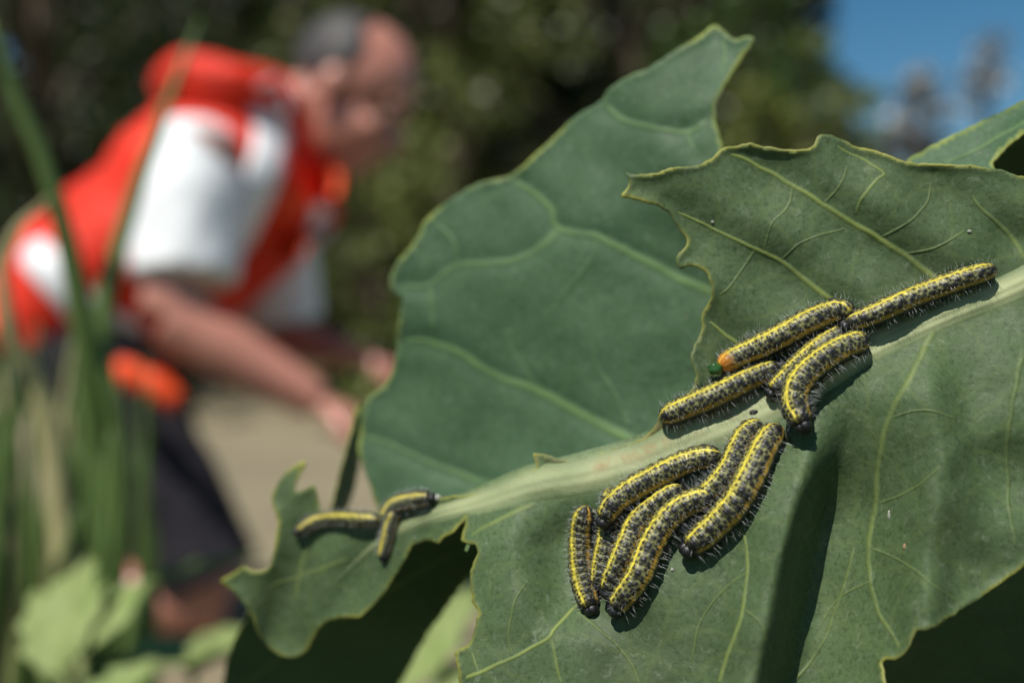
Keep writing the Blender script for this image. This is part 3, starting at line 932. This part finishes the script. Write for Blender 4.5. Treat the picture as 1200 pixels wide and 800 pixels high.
OUTB = [(838, 30), (850, 38), (861, 46), (872, 43), (883, 44), (880, 53), (868, 70), (855, 90), (845, 108), (838, 122), (838, 140), (843, 157), (846, 170),
        (850, 190), (885, 240), (895, 330), (880, 430), (840, 510), (770, 560), (690, 590), (600, 615), (510, 625), (455, 612), (440, 590),
        (431, 560), (420, 530), (422, 505), (424, 488), (431, 466), (446, 455), (457, 440), (463, 420), (466, 402), (465, 385), (470, 364),
        (472, 350), (461, 341), (457, 325), (468, 304), (485, 284), (499, 258), (520, 240), (545, 222), (570, 212), (596, 206), (622, 186),
        (650, 160), (680, 132), (704, 119), (713, 105), (735, 90), (760, 80), (790, 60), (815, 45)]
tpsB_ = tpsB
leafB = make_leaf('leaf', OUTB, depthB, plant, M['leafB'], 5.0, 4.0, None, 0.7, 2, label='tall back leaf with a ragged yellow-edged tip')
for pts, a, b, s in VB:
    vein(pts, a * 1.7, b * 1.7, depthB, leafB, M['leafB'], 0.10, s)

# upper right leaf, narrow leaf behind, shaded leaves below ------------------------------
tpsC = TPS([(1065, 190, .272), (1130, 150, .272), (1200, 118, .268), (1290, 85, .262), (1165, 185, .262), (1200, 160, .258), (1290, 110, .25)], 1e-4)
leafC = make_leaf('leaf', [(1062, 190), (1080, 178), (1105, 164), (1140, 147), (1170, 132), (1200, 117), (1250, 95), (1300, 90), (1300, 115), (1250, 130),
                           (1215, 148), (1195, 160), (1180, 172), (1172, 182), (1163, 191), (1163, 205), (1120, 212), (1080, 205)],
                  lambda q: tpsC(q) + 0.0008 * nz(q, 40, 3.3), plant, M['leafB'], 6, 4, None, 0.8, 3, label='small leaf rising behind the top edge of the large leaf')
vein([(1105, 192), (1140, 178), (1180, 155), (1230, 125)], 6, 10, lambda q: tpsC(q) + 0.0008 * nz(q, 40, 3.3), leafC, M['leafB'], 0.2, 0.5)
tpsD = TPS([(425, 450, .334), (385, 600, .308), (425, 520, .334), (412, 570, .330), (398, 602, .322), (405, 480, .318), (390, 540, .306)], 1e-4)
leafD = make_leaf('leaf', [(421, 474), (414, 492), (405, 530), (396, 565), (388, 600), (383, 640), (400, 640), (402, 606), (412, 585), (418, 560), (423, 530), (426, 500), (425, 478)],
                  lambda q: 0.02 + tpsD(q), plant, M['leafB'], 6, 5, None, 0.6, 4, label='narrow leaf seen edge-on behind the leaf tip')
tpsE = TPS([(300, 700, .300), (430, 700, .298), (570, 620, .292), (570, 700, .312), (262, 800, .340), (400, 800, .350), (480, 790, .35), (350, 900, .38), (520, 690, .312)], 1e-4)
leafE = make_leaf('leaf', [(300, 712), (286, 728), (276, 748), (267, 770), (262, 800), (258, 850), (300, 890), (380, 890), (440, 850), (470, 800), (500, 745),
                           (535, 695), (572, 650), (590, 610), (560, 600), (500, 610), (440, 660), (370, 690)],
                  lambda q: 0.014 + tpsE(q) + 0.001 * nz(q, 50, 6.3), plant, M['leafB'], 6, 4, None, 0.8, 5, label='dark shaded leaf below the leaf tip')
vein([(268, 820), (330, 770), (410, 720), (520, 650)], 8, 12, lambda q: 0.014 + tpsE(q) + 0.001 * nz(q, 50, 6.3), leafE, M['leafB'], 0.2, 0.4)
tpsF = TPS([(1000, 700, .255), (1300, 600, .250), (1020, 820, .315), (1200, 820, .325), (1320, 820, .33), (1100, 900, .37)], 1e-4)  # added leaf, turned underside out so this corner falls dark
leafF = make_leaf('leaf', [(960, 720), (1060, 690), (1200, 610), (1320, 560), (1400, 640), (1380, 800), (1250, 920), (1080, 930), (980, 860)],
                  lambda q: tpsF(q) + 0.001 * nz(q, 50, 7.3), plant, M['leafB'], 8, 4, None, 0.8, 6, label='added dark leaf filling the shade below the lower edge of the large leaf')
tpsG = TPS([(1140, 150, .285), (1320, 120, .272), (1150, 230, .315), (1320, 230, .305)], 1e-4)
leafG = make_leaf('leaf', [(1150, 165), (1185, 150), (1240, 132), (1310, 120), (1340, 170), (1310, 225), (1220, 232), (1150, 222)],
                  lambda q: tpsG(q) + 0.001 * nz(q, 50, 9.3), plant, M['leafB'], 8, 4, None, 0.8, 8, label='shaded leaf seen through the gap behind the small raised leaf')
# stem and leaf stalks outside the frame
def stalk(name, pts, r0, r1, mat=None):
    path = catmull([tuple(p) for p in pts], 8)
    v, f = tube(path, np.linspace(r0, r1, len(path)), 14)
    n = len(v)
    mesh_np(name, v, f, M['midrib'], plant, True, {'vein': np.full(n, .5), 'edge': np.zeros(n), 'scar': np.zeros(n)})
stalk('stem', [(0.34, 0.33, -0.03), (0.335, 0.335, 0.15), (0.33, 0.33, 0.33), (0.325, 0.33, 0.50)], 0.02, 0.012)
stalk('leaf_stalk', [P(1322, 266, .2395), (0.20, 0.27, 0.45), (0.327, 0.33, 0.40)], 0.0052, 0.008)
stalk('leaf_stalk', [P(870, 400, .2785), (0.12, 0.30, 0.42), (0.33, 0.33, 0.36)], 0.004, 0.007)
stalk('leaf_stalk', [P(1290, 100, .258), (0.22, 0.29, 0.50), (0.326, 0.33, 0.47)], 0.003, 0.006)
stalk('leaf_stalk', [P(1350, 700, .285), (0.26, 0.31, 0.35), (0.333, 0.335, 0.28)], 0.004, 0.007)
stalk('leaf_stalk', [P(580, 640, .299), (0.10, 0.34, 0.35), (0.333, 0.335, 0.24)], 0.004, 0.007)
stalk('leaf_stalk', [P(395, 630, .325), (0.05, 0.36, 0.37), (0.333, 0.335, 0.26)], 0.003, 0.007)

# ---------------------------------------------------------------- caterpillars
SPOTS = [(.32, 16, .17, 7), (.80, 15, .13, 6), (.50, 40, .33, 15), (.97, 34, .14, 8), (.18, 60, .19, 10), (.72, 62, .25, 13),
         (.40, 74, .15, 7), (.92, 73, .12, 7), (.45, 112, .26, 12), (.92, 115, .14, 9), (.15, 128, .14, 9), (.55, 140, .18, 9)]

def caterpillar(pts, label, r=0.0031, lift=0.0, dors=(-0.74, -0.50, 0.55), seed=0, nseg=13, tail_dark=0.3, group=None, yellow=1.0, offs=None, orange=False):
    g = np.random.default_rng(seed + 100)
    pc = resample(catmull(pts, 14), n=nseg * 16 + 1)
    n = len(pc)
    base = depthA(pc)
    # smooth along the body so it does not copy small wrinkles
    kk = np.ones(25) / 25
    base = np.convolve(np.r_[np.full(12, base[0]), base, np.full(12, base[-1])], kk, 'valid')
    t = np.linspace(0, 1, n)
    lf = lift if offs is None else np.interp(t, np.linspace(0, 1, len(offs)), offs)
    dep = base - r * 0.72 - lf
    C = np.array([tuple(P(u, v, d)) for (u, v), d in zip(pc, dep)])
    T = np.gradient(C, axis=0); T /= np.linalg.norm(T, axis=1)[:, None]
    D = np.asarray(dors, float)
    D = D[None] - T * (T @ D)[:, None]; D /= np.linalg.norm(D, axis=1)[:, None]
    B = np.cross(T, D)
    prof = np.minimum(1, np.sqrt(np.clip(1 - ((0.11 - t) / 0.11).clip(0, 1) ** 2, 0, 1)) * 0.98 + 0.02)
    prof *= np.interp(t, [0, .1, .35, .7, .9, .97, 1], [.80, .92, 1, 1, .92, .80, .62])
    ph = t * nseg
    sp = ph - np.floor(ph)
    ring = 0.045 * (np.abs(np.sin(ph * math.pi)) ** 0.6 - 0.6) + 0.014 * np.sin(ph * 2 * math.pi * 4)
    K = 72
    a = np.linspace(-math.pi, math.pi, K, endpoint=False)
    deg = np.abs(np.degrees(a))
    rad = r * prof[:, None] * (1 + ring[:, None]) * np.ones((1, K))
    # pattern
    pat = np.zeros((n, K, 3))
    grey = np.array((0.20, 0.20, 0.075)); ylw = np.array((0.66, 0.53, 0.03)) * yellow; org = np.array((0.50, 0.27, 0.022)); blk = np.array((0.006, 0.006, 0.008))
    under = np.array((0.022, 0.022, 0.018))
    pat[:] = grey
    nse = g.normal(size=(n, K)); 
    kq = np.ones(5) / 5
    nse = np.apply_along_axis(lambda z: np.convolve(z, kq, 'same'), 0, nse)
    mott = np.clip(0.85 + 0.75 * nse, 0.12, 1.5)
    dz = (1 - sstep(deg, 14, 34))[None, :, None]
    pat = pat * (1 - dz) + np.array((0.40, 0.35, 0.06)) * dz
    pat *= mott[..., None]
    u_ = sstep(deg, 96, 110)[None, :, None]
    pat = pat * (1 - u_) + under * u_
    lat = np.exp(-((deg - 86) / 11.0) ** 2)[None, :, None] * np.clip(0.75 + 0.5 * nse, 0, 1)[..., None]
    pat = pat * (1 - lat) + org * lat
    lw = 3.9 + 0.9 * np.sin(ph * 2 * math.pi)[:, None] + 0.7 * np.sin(ph * 2 * math.pi * 3.3 + seed)[:, None]
    dl = np.exp(-((deg[None] / lw) ** 4))
    # black bumps
    seg = np.floor(ph).astype(int).clip(0, nseg - 1)
    blackm = np.zeros((n, K)); bmp = np.zeros((n, K))
    hair_src = []
    for sgi in range(nseg):
        for side in (-1, 1):
            for (p0, d0, rp, rd) in SPOTS:
                p1 = p0 + g.normal() * 0.04; d1 = d0 + g.normal() * 2.0; sc = g.uniform(0.75, 1.3)
                if sgi >= nseg - 2: sc *= 1.25
                if sgi == 0: sc *= 1.3
                i0 = (sgi + p1) / nseg * (n - 1)
                lo, hi = int(max(0, i0 - 14)), int(min(n, i0 + 15))
                x = ((np.arange(lo, hi) - i0) / 16.0 / (rp * sc))[:, None]
                y = ((np.degrees(a) * side - d1) / (rd * sc))[None]
                rr = (np.abs(x) ** 2.4 + np.abs(y) ** 2.4)
                m = np.exp(-rr ** 2 * 0.9)
                blackm[lo:hi] = np.maximum(blackm[lo:hi], m)
                bmp[lo:hi] = np.maximum(bmp[lo:hi], np.exp(-rr) * rp * sc)
                hair_src.append((i0, side * math.radians(d1), rp))
    thx = sstep(t, 0.955, 0.985)[:, None] * 0.9
    blackm = np.maximum(blackm, thx * (deg[None] < 100))
    blackm = np.maximum(blackm, (1 - sstep(t, 0.0, 0.05 + 0.03 * tail_dark))[:, None] * 0.8 * (deg[None] < 80) * tail_dark * 2)
    blackm = np.clip(blackm, 0, 1)
    if orange:
        ot = (1 - sstep(t, 0.03, 0.12))[:, None, None]
        pat = pat * (1 - ot) + np.array((0.55, 0.20, 0.02)) * ot
        blackm = blackm * (1 - 0.8 * ot[..., 0])
    pat = pat * (1 - blackm[..., None]) + blk * blackm[..., None]
    dlk = dl * (1 - 0.75 * blackm) * np.clip(0.95 + 0.5 * nse, 0.45, 1)
    pat = pat * (1 - dlk[..., None]) + ylw * (0.8 + 0.3 * mott[..., None].clip(0, 1)) * dlk[..., None]
    rad = rad * (1 + 0.30 * bmp)
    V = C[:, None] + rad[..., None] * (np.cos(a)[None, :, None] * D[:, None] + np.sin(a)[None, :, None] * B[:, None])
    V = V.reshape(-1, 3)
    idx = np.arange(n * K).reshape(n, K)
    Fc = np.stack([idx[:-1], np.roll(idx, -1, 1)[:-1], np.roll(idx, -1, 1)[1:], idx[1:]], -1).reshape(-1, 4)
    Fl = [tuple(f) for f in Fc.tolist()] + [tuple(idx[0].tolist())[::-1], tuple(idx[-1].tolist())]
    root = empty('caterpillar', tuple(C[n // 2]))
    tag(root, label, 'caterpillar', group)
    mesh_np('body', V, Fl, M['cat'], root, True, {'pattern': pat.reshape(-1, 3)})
    # head capsule: two lobes and mouth parts
    hd = T[-1]; up = D[-1]; sdv = B[-1]
    hc = C[-1] + hd * r * 0.22 - up * r * 0.10
    ax = np.array([hd, sdv, up])
    parts = [ball(hc + sdv * s * r * 0.17 + up * r * 0.06, (r * .50, r * .47, r * .56), ax, 18) for s in (-1, 1)]
    parts.append(ball(hc + hd * r * 0.34 - up * r * 0.34, (r * .22, r * .30, r * .24), ax, 10))
    v, f = join(parts)
    mesh_np('head', v, f, M['head'], root)
    # legs
    def one_leg(i, s, kind):
        c = C[i]; b = -D[i]
        out = (b * 0.82 + B[i] * s * 0.55)
        rr = rad[i].mean()
        p0 = c + out * rr * 0.8
        L = r * (0.45 if kind else 0.55)
        if kind:
            v, f = tube([p0, p0 + out * L * .6, p0 + out * L], [r * .26, r * .22, r * .25], 8)
            mesh_np('proleg', v, f, M['cleg'], root)
        else:
            v, f = tube([p0, p0 + out * L * .5 + T[i] * L * .2, p0 + out * L * .8 + T[i] * L * .6], [r * .14, r * .10, r * .03], 6)
            mesh_np('leg', v, f, M['tleg'], root)
    for s in (-1, 1):
        for q in (12.2, 11.4, 10.5): one_leg(int(q / 13 * (n - 1)), s, 0)
        for q in (7.5, 6.5, 5.5, 4.5, 0.6): one_leg(int(q / 13 * (n - 1)), s, 1)
    # bristles
    HV, HF = [], []
    for (i0, an, rp) in hair_src:
        for rep in range(1 + int(g.random() * 2.6)):
            i = int(np.clip(i0 + g.normal() * 2, 1, n - 2)); aa = an + g.normal() * 0.1
            nr = math.cos(aa) * D[i] + math.sin(aa) * B[i]
            p0 = C[i] + nr * r * prof[i] * 1.0
            L = r * (0.45 + 0.55 * g.random()) * (1.25 if abs(aa) > 1.5 else 0.85)
            d0 = nr + T[i] * g.normal() * 0.30 + B[i] * g.normal() * 0.22; d0 /= np.linalg.norm(d0)
            d1 = d0 + np.array((0, 0, -0.18)) + T[i] * g.normal() * 0.2; d1 /= np.linalg.norm(d1)
            w0 = 0.000022
            e1 = np.cross(d0, T[i]); e1 /= np.linalg.norm(e1) + 1e-9; e2 = np.cross(d0, e1)
            o = len(HV)
            pm = p0 + d0 * L * 0.55; pe = pm + d1 * L * 0.5
            for pp, ww in ((p0, w0), (pm, w0 * 0.75)):
                for q in range(3):
                    HV.append(pp + ww * (math.cos(q * 2.094) * e1 + math.sin(q * 2.094) * e2))
            HV.append(pe)
            for q in range(3):
                q2 = (q + 1) % 3
                HF.append((o + q, o + q2, o + 3 + q2, o + 3 + q)); HF.append((o + 3 + q, o + 3 + q2, o + 6))
    hb = mesh_np('bristles', HV, HF, M['bristle'], root)
    hb['kind'] = 'stuff'
    return root, C, D, T

CG = 'yellow and black caterpillars feeding on the cabbage leaf'
CATS = [
    ([(687, 592), (682, 618), (680, 650), (684, 684), (692, 711)], 'caterpillar lying straight down the outer side of the lower cluster, on bare leaf', dict(r=.0029, lift=0)),
    ([(717, 570), (716, 600), (711, 632), (705, 660), (701, 684)], 'mostly hidden caterpillar squeezed between its neighbours, tail poking out above the lower cluster', dict(r=.0026, lift=0)),
    ([(846, 533), (815, 538), (782, 552), (748, 570), (722, 588), (708, 609)], 'caterpillar arching across the top of the lower cluster, close below the midrib', dict(r=.0031, lift=.0022, offs=[.001, .001, .002, .003, .0042])),
    ([(800, 570), (772, 588), (748, 610), (736, 636), (724, 664), (712, 692)], 'caterpillar lying in the middle of the lower cluster between two longer ones', dict(r=.0029, lift=.0012, offs=[0, 0, .001, .002, .002])),
    ([(838, 580), (806, 590), (780, 612), (762, 642), (748, 676), (722, 712)], 'longest caterpillar along the lower side of the cluster, black head down on bare leaf', dict(r=.0033, lift=.001)),
    ([(893, 494), (872, 512), (858, 542), (842, 566), (820, 586), (804, 600)], 'caterpillar pressed alongside the thick one, its head buried in the lower cluster', dict(r=.0028, lift=.0006)),
    ([(914, 497), (897, 522), (881, 556), (862, 590), (836, 618), (808, 642)], 'thick caterpillar below the midrib with its black head apart on bare leaf', dict(r=.0035, lift=.001)),
    ([(773, 491), (803, 478), (840, 463), (878, 445), (912, 429)], 'caterpillar lying along the midrib at the eaten leaf edge', dict(r=.0031, lift=.0005, tail_dark=0)),
    ([(842, 430), (872, 415), (910, 397), (950, 376), (982, 364), (998, 368)], 'caterpillar on the upper blade with a green dropping at its orange tail', dict(r=.0031, lift=.001, offs=[.0008, .0008, .001, .002, .002], tail_dark=0, orange=True)),
    ([(992, 388), (966, 404), (942, 424), (922, 444), (906, 459)], 'caterpillar in the upper cluster with its black head turned down onto the midrib', dict(r=.0029, lift=.001, offs=[0, 0, .001, .0015, .001])),
    ([(1018, 397), (988, 408), (957, 427), (936, 450), (931, 474), (940, 496)], 'hooked caterpillar curling down off the midrib in the upper cluster', dict(r=.0033, lift=.002, offs=[.0015, .002, .003, .0045, .005, .0045])),
    ([(1168, 315), (1120, 330), (1070, 349), (1030, 366), (992, 381)], 'caterpillar stretched out alone along the midrib towards the leaf base', dict(r=.0027, lift=.001, tail_dark=.5, offs=[.0004, .0006, .001, .002, .003])),
    ([(446, 609), (412, 607), (374, 609), (349, 622)], 'small caterpillar lying flat across the torn leaf tip', dict(r=.0022, lift=.0002, dors=(-.05, -.85, .50))),
    ([(450, 606), (462, 592), (482, 586), (504, 583)], 'small caterpillar at the leaf tip with its black head towards the midrib', dict(r=.0023, lift=.0005, dors=(-.1, -.80, .60))),
    ([(466, 597), (459, 612), (454, 632), (449, 652)], 'small dark caterpillar hanging head down from the midrib near the leaf tip', dict(r=.0021, lift=.0002, dors=(-.55, -.8, .3))),
]
info = []
for i, (pts, label, kw) in enumerate(CATS):
    info.append(caterpillar(pts, label, seed=i, group=CG, **kw))

# droppings and specks on the leaf
def pebble(name, u, v, size, mat, label, cat, up=0.0, stretch=(1, 1, 1), seed=0):
    bm = bmesh.new()
    bmesh.ops.create_icosphere(bm, subdivisions=3, radius=1)
    d = float(depthA(np.array([[u, v]]))[0]) - size * 0.6 - up
    c = P(u, v, d)
    for q in bm.verts:
        k = 1 + 0.3 * noise.noise(q.co * 1.6 + Vector((seed * 3.1, 0, 0)))
        q.co = Vector((q.co.x * stretch[0], q.co.y * stretch[1], q.co.z * stretch[2])) * size * k
    me = bpy.data.meshes.new(name); bm.to_mesh(me); bm.free()
    me.materials.append(mat)
    for p in me.polygons: p.use_smooth = True
    o = bpy.data.objects.new(name, me); o.location = c
    link(o)
    tag(o, label, cat)
    return o
pebble('frass_pellet', 838, 432, 0.0019, M['frass_green'], 'dark green dropping at the orange tail of a caterpillar', 'dropping', 0.0022, (1, .9, .8), 1)
pebble('frass_pellet', 884, 483, 0.0007, M['frass'], 'tiny black dropping lying on the midrib between the two clusters', 'dropping', 0.0010, (1.8, .8, .9), 2)
pebble('leaf_speck', 788, 667, 0.00045, M['speck'], 'white speck on the blade below the thick caterpillar', 'speck', 0, (1, .5, 1), 3)
pebble('leaf_speck', 1042, 603, 0.0005, M['speck'], 'longish white speck on the lower blade beyond the dark fold', 'speck', 0, (.7, .4, 2.2), 4)
pebble('leaf_speck', 1060, 640, 0.00045, M['speck_tan'], 'pinkish tan speck below the longish white speck on the lower blade', 'speck', 0, (.7, .4, 1.5), 5)
pebble('leaf_speck', 1136, 271, 0.00045, M['speck'], 'pale speck alone on the upper blade above the midrib', 'speck', 0, (1.2, .4, .8), 6)
pebble('leaf_speck', 835, 260, 0.00035, M['speck'], 'pale speck on the upper blade near its eaten corner', 'speck', 0, (1.2, .4, .8), 7)
pebble('leaf_speck', 512, 583, 0.0010, M['speck'], 'pale crumb beside the head of the small caterpillar at the leaf tip', 'speck', 0, (1.1, .8, 1), 8)

# ---------------------------------------------------------------- grass and weeds between the camera and the person
def blade(parent, pts, width, mat, name='blade', tip=0.1):
    """pts: world points from root to tip"""
    path = resample(catmull([tuple(p) for p in pts], 8), n=22)
    tg = np.gradient(path, axis=0); tg /= np.linalg.norm(tg, axis=1)[:, None]
    side = np.cross(tg, np.array((0.25, -1.0, 0.2))); side /= np.linalg.norm(side, axis=1)[:, None]
    nr = np.cross(side, tg)
    t = np.linspace(0, 1, len(path))
    w_ = width * np.interp(t, [0, .15, .6, .9, 1], [.7, 1, 1, .5, tip])
    V = []
    for i in range(len(path)):
        for s in (-.5, 0, .5):
            V.append(path[i] + side[i] * s * w_[i] - nr[i] * abs(s) * w_[i] * 0.35)
    Fc = [(i * 3 + j, i * 3 + j + 1, i * 3 + j + 4, i * 3 + j + 3) for i in range(len(path) - 1) for j in range(2)]
    o = mesh_np(name, V, Fc, mat, parent)
    s_ = o.modifiers.new('thick', 'SOLIDIFY'); s_.thickness = 0.0006
    return o

def root_at(u, d):
    p = P(u, 400, d); p.z = -0.02
    return p
GG = 'grass clumps growing in front of the person'
def clump(u, d, label, blades, cat='grass'):
    r0 = root_at(u, d)
    root = tag(empty('grass_clump', tuple(r0)), label, cat, GG)
    for pts, w_, m in blades:
        blade(root, [r0 + Vector((random.uniform(-.02, .02), random.uniform(-.02, .02), 0))] + [P(a, b, c) for a, b, c in pts], w_, M[m])
    return root
clump(120, .74, 'tall grass clump with two long blades crossing in front of the orange vest',
      [([(112, 600, .74), (100, 400, .72), (60, 215, .70), (20, 120, .69), (-20, 0, .68)], .020, 'grass'),
       ([(130, 600, .74), (118, 390, .74), (150, 250, .76), (200, 110, .78), (235, 20, .80)], .017, 'grass'),
       ([(60, 520, .72), (20, 420, .70), (0, 310, .69), (30, 255, .69), (58, 232, .70)], .018, 'grass_dry'),
       ([(140, 620, .74), (125, 450, .73), (105, 380, .73), (80, 330, .72)], .014, 'grass'),
       ([(150, 760, .74), (170, 690, .76), (230, 662, .80), (320, 650, .86)], .012, 'grass')])
def rand_blades(u, d, n, top, spread, seed, lean=0):
    r = np.random.default_rng(seed)
    out = []
    for k in range(n):
        a = u + r.uniform(-spread, spread) * 0.5
        b = a + r.uniform(-spread, spread) * 0.5 + lean
        tv = top + r.uniform(-70, 90)
        dd = d + r.uniform(-.06, .06)
        out.append(([(a, 700, dd), ((a + b) / 2, (700 + tv) / 2, dd), (b + r.uniform(-20, 20), tv, dd)], r.uniform(.008, .014),
                    'grass' if r.random() > 0.10 else 'grass_dry'))
    return out
for k, (u, d, n, top, sp, lb) in enumerate([
        (20, .85, 9, 380, 50, 'dense grass clump in front of the hip of the person'),
        (80, .92, 9, 420, 45, 'dense grass clump below the vest waist stripe'),
        (125, .80, 8, 440, 40, 'dense grass clump in front of the dangling vest hem'),
        (172, .95, 5, 480, 18, 'slim grass clump beside the dark shorts'),
        (-20, .70, 7, 450, 60, 'wide grass clump bordering the dense grass before the hip'),
        (60, 1.05, 9, 470, 70, 'shaded grass clump close to the knee of the person'),
        (100, .66, 5, 560, 70, 'short grass clump behind the pale weed leaves')]):
    clump(u, d, lb, rand_blades(u, d, n, top, sp, 40 + k))

def weed(u, d, label, leaves, cat='weed', group='broad-leaved weeds below the cabbage'):
    """leaves: (u_base, v_base, u_tip, v_tip, width_m, depth_base, depth_tip)"""
    r0 = root_at(u, d)
    root = tag(empty('weed_plant', tuple(r0)), label, cat, group)
    for j, (u0, v0, u1, v1, wd, d0, d1) in enumerate(leaves):
        b, t_ = np.array(P(u0, v0, d0)), np.array(P(u1, v1, d1))
        L = np.linalg.norm(t_ - b); ax = (t_ - b) / L
        sd = np.cross(ax, np.array((-0.3, -0.5, 0.8))); sd /= np.linalg.norm(sd); nr = np.cross(sd, ax)
        if nr[2] < 0: nr = -nr
        n, k = 28, 17
        V, vn, eg = [], [], []
        for i in range(n):
            s = i / (n - 1)
            w_ = wd * (math.sin(math.pi * min(1, s ** 0.8 * 0.97 + 0.03)) ** 0.7) * (1 + 0.35 * noise.noise((s * 7, 0, j * 3)))
            for q in range(k):
                x = (q / (k - 1) - 0.5)
                z = 0.10 * L * math.sin(s * math.pi) + abs(x) * w_ * 0.25 + 0.07 * L * noise.noise((s * 3.6, x * 3.2, j * 2.3))
                V.append(b + ax * L * s + sd * x * w_ + nr * z)
                vn.append(max(0, 1 - abs(x) * 16) * .8); eg.append(0.0)
        Fc = [(i * k + q, i * k + q + 1, (i + 1) * k + q + 1, (i + 1) * k + q) for i in range(n - 1) for q in range(k - 1)]
        o = mesh_np('leaf', V, Fc, M['weed'], root, True, {'vein': np.array(vn), 'edge': np.array(eg), 'scar': np.zeros(len(V))})
        s_ = o.modifiers.new('thick', 'SOLIDIFY'); s_.thickness = 0.0008
        pth = catmull([tuple(r0), tuple((np.array(r0) + b) / 2 + np.array((0.01, 0, 0.02))), tuple(b)], 6)
        v, f = tube(pth, np.linspace(.004, .002, len(pth)), 8)
        n_ = len(v)
        mesh_np('leaf_stalk', v, f, M['weed'], root, True, {'vein': np.full(n_, .5), 'edge': np.zeros(n_), 'scar': np.zeros(n_)})
    return root
weed(90, .56, 'pale green weed with broad sunlit leaves under the grass',
     [(75, 790, 110, 655, .050, .58, .66), (95, 770, 185, 680, .046, .58, .66), (75, 800, 40, 690, .026, .60, .64), (90, 850, 130, 760, .022, .58, .62)])
weed(230, .62, 'pale green weed with arching leaves in front of the bare knee',
     [(140, 800, 285, 765, .055, .60, .68), (225, 790, 300, 735, .036, .64, .70), (110, 850, 185, 770, .03, .54, .58)])
weed(560, .75, 'pale weed leaf seen through the gap below the eaten notch',
     [(450, 830, 560, 690, .060, .66, .72), (520, 840, 590, 780, .05, .64, .68)])
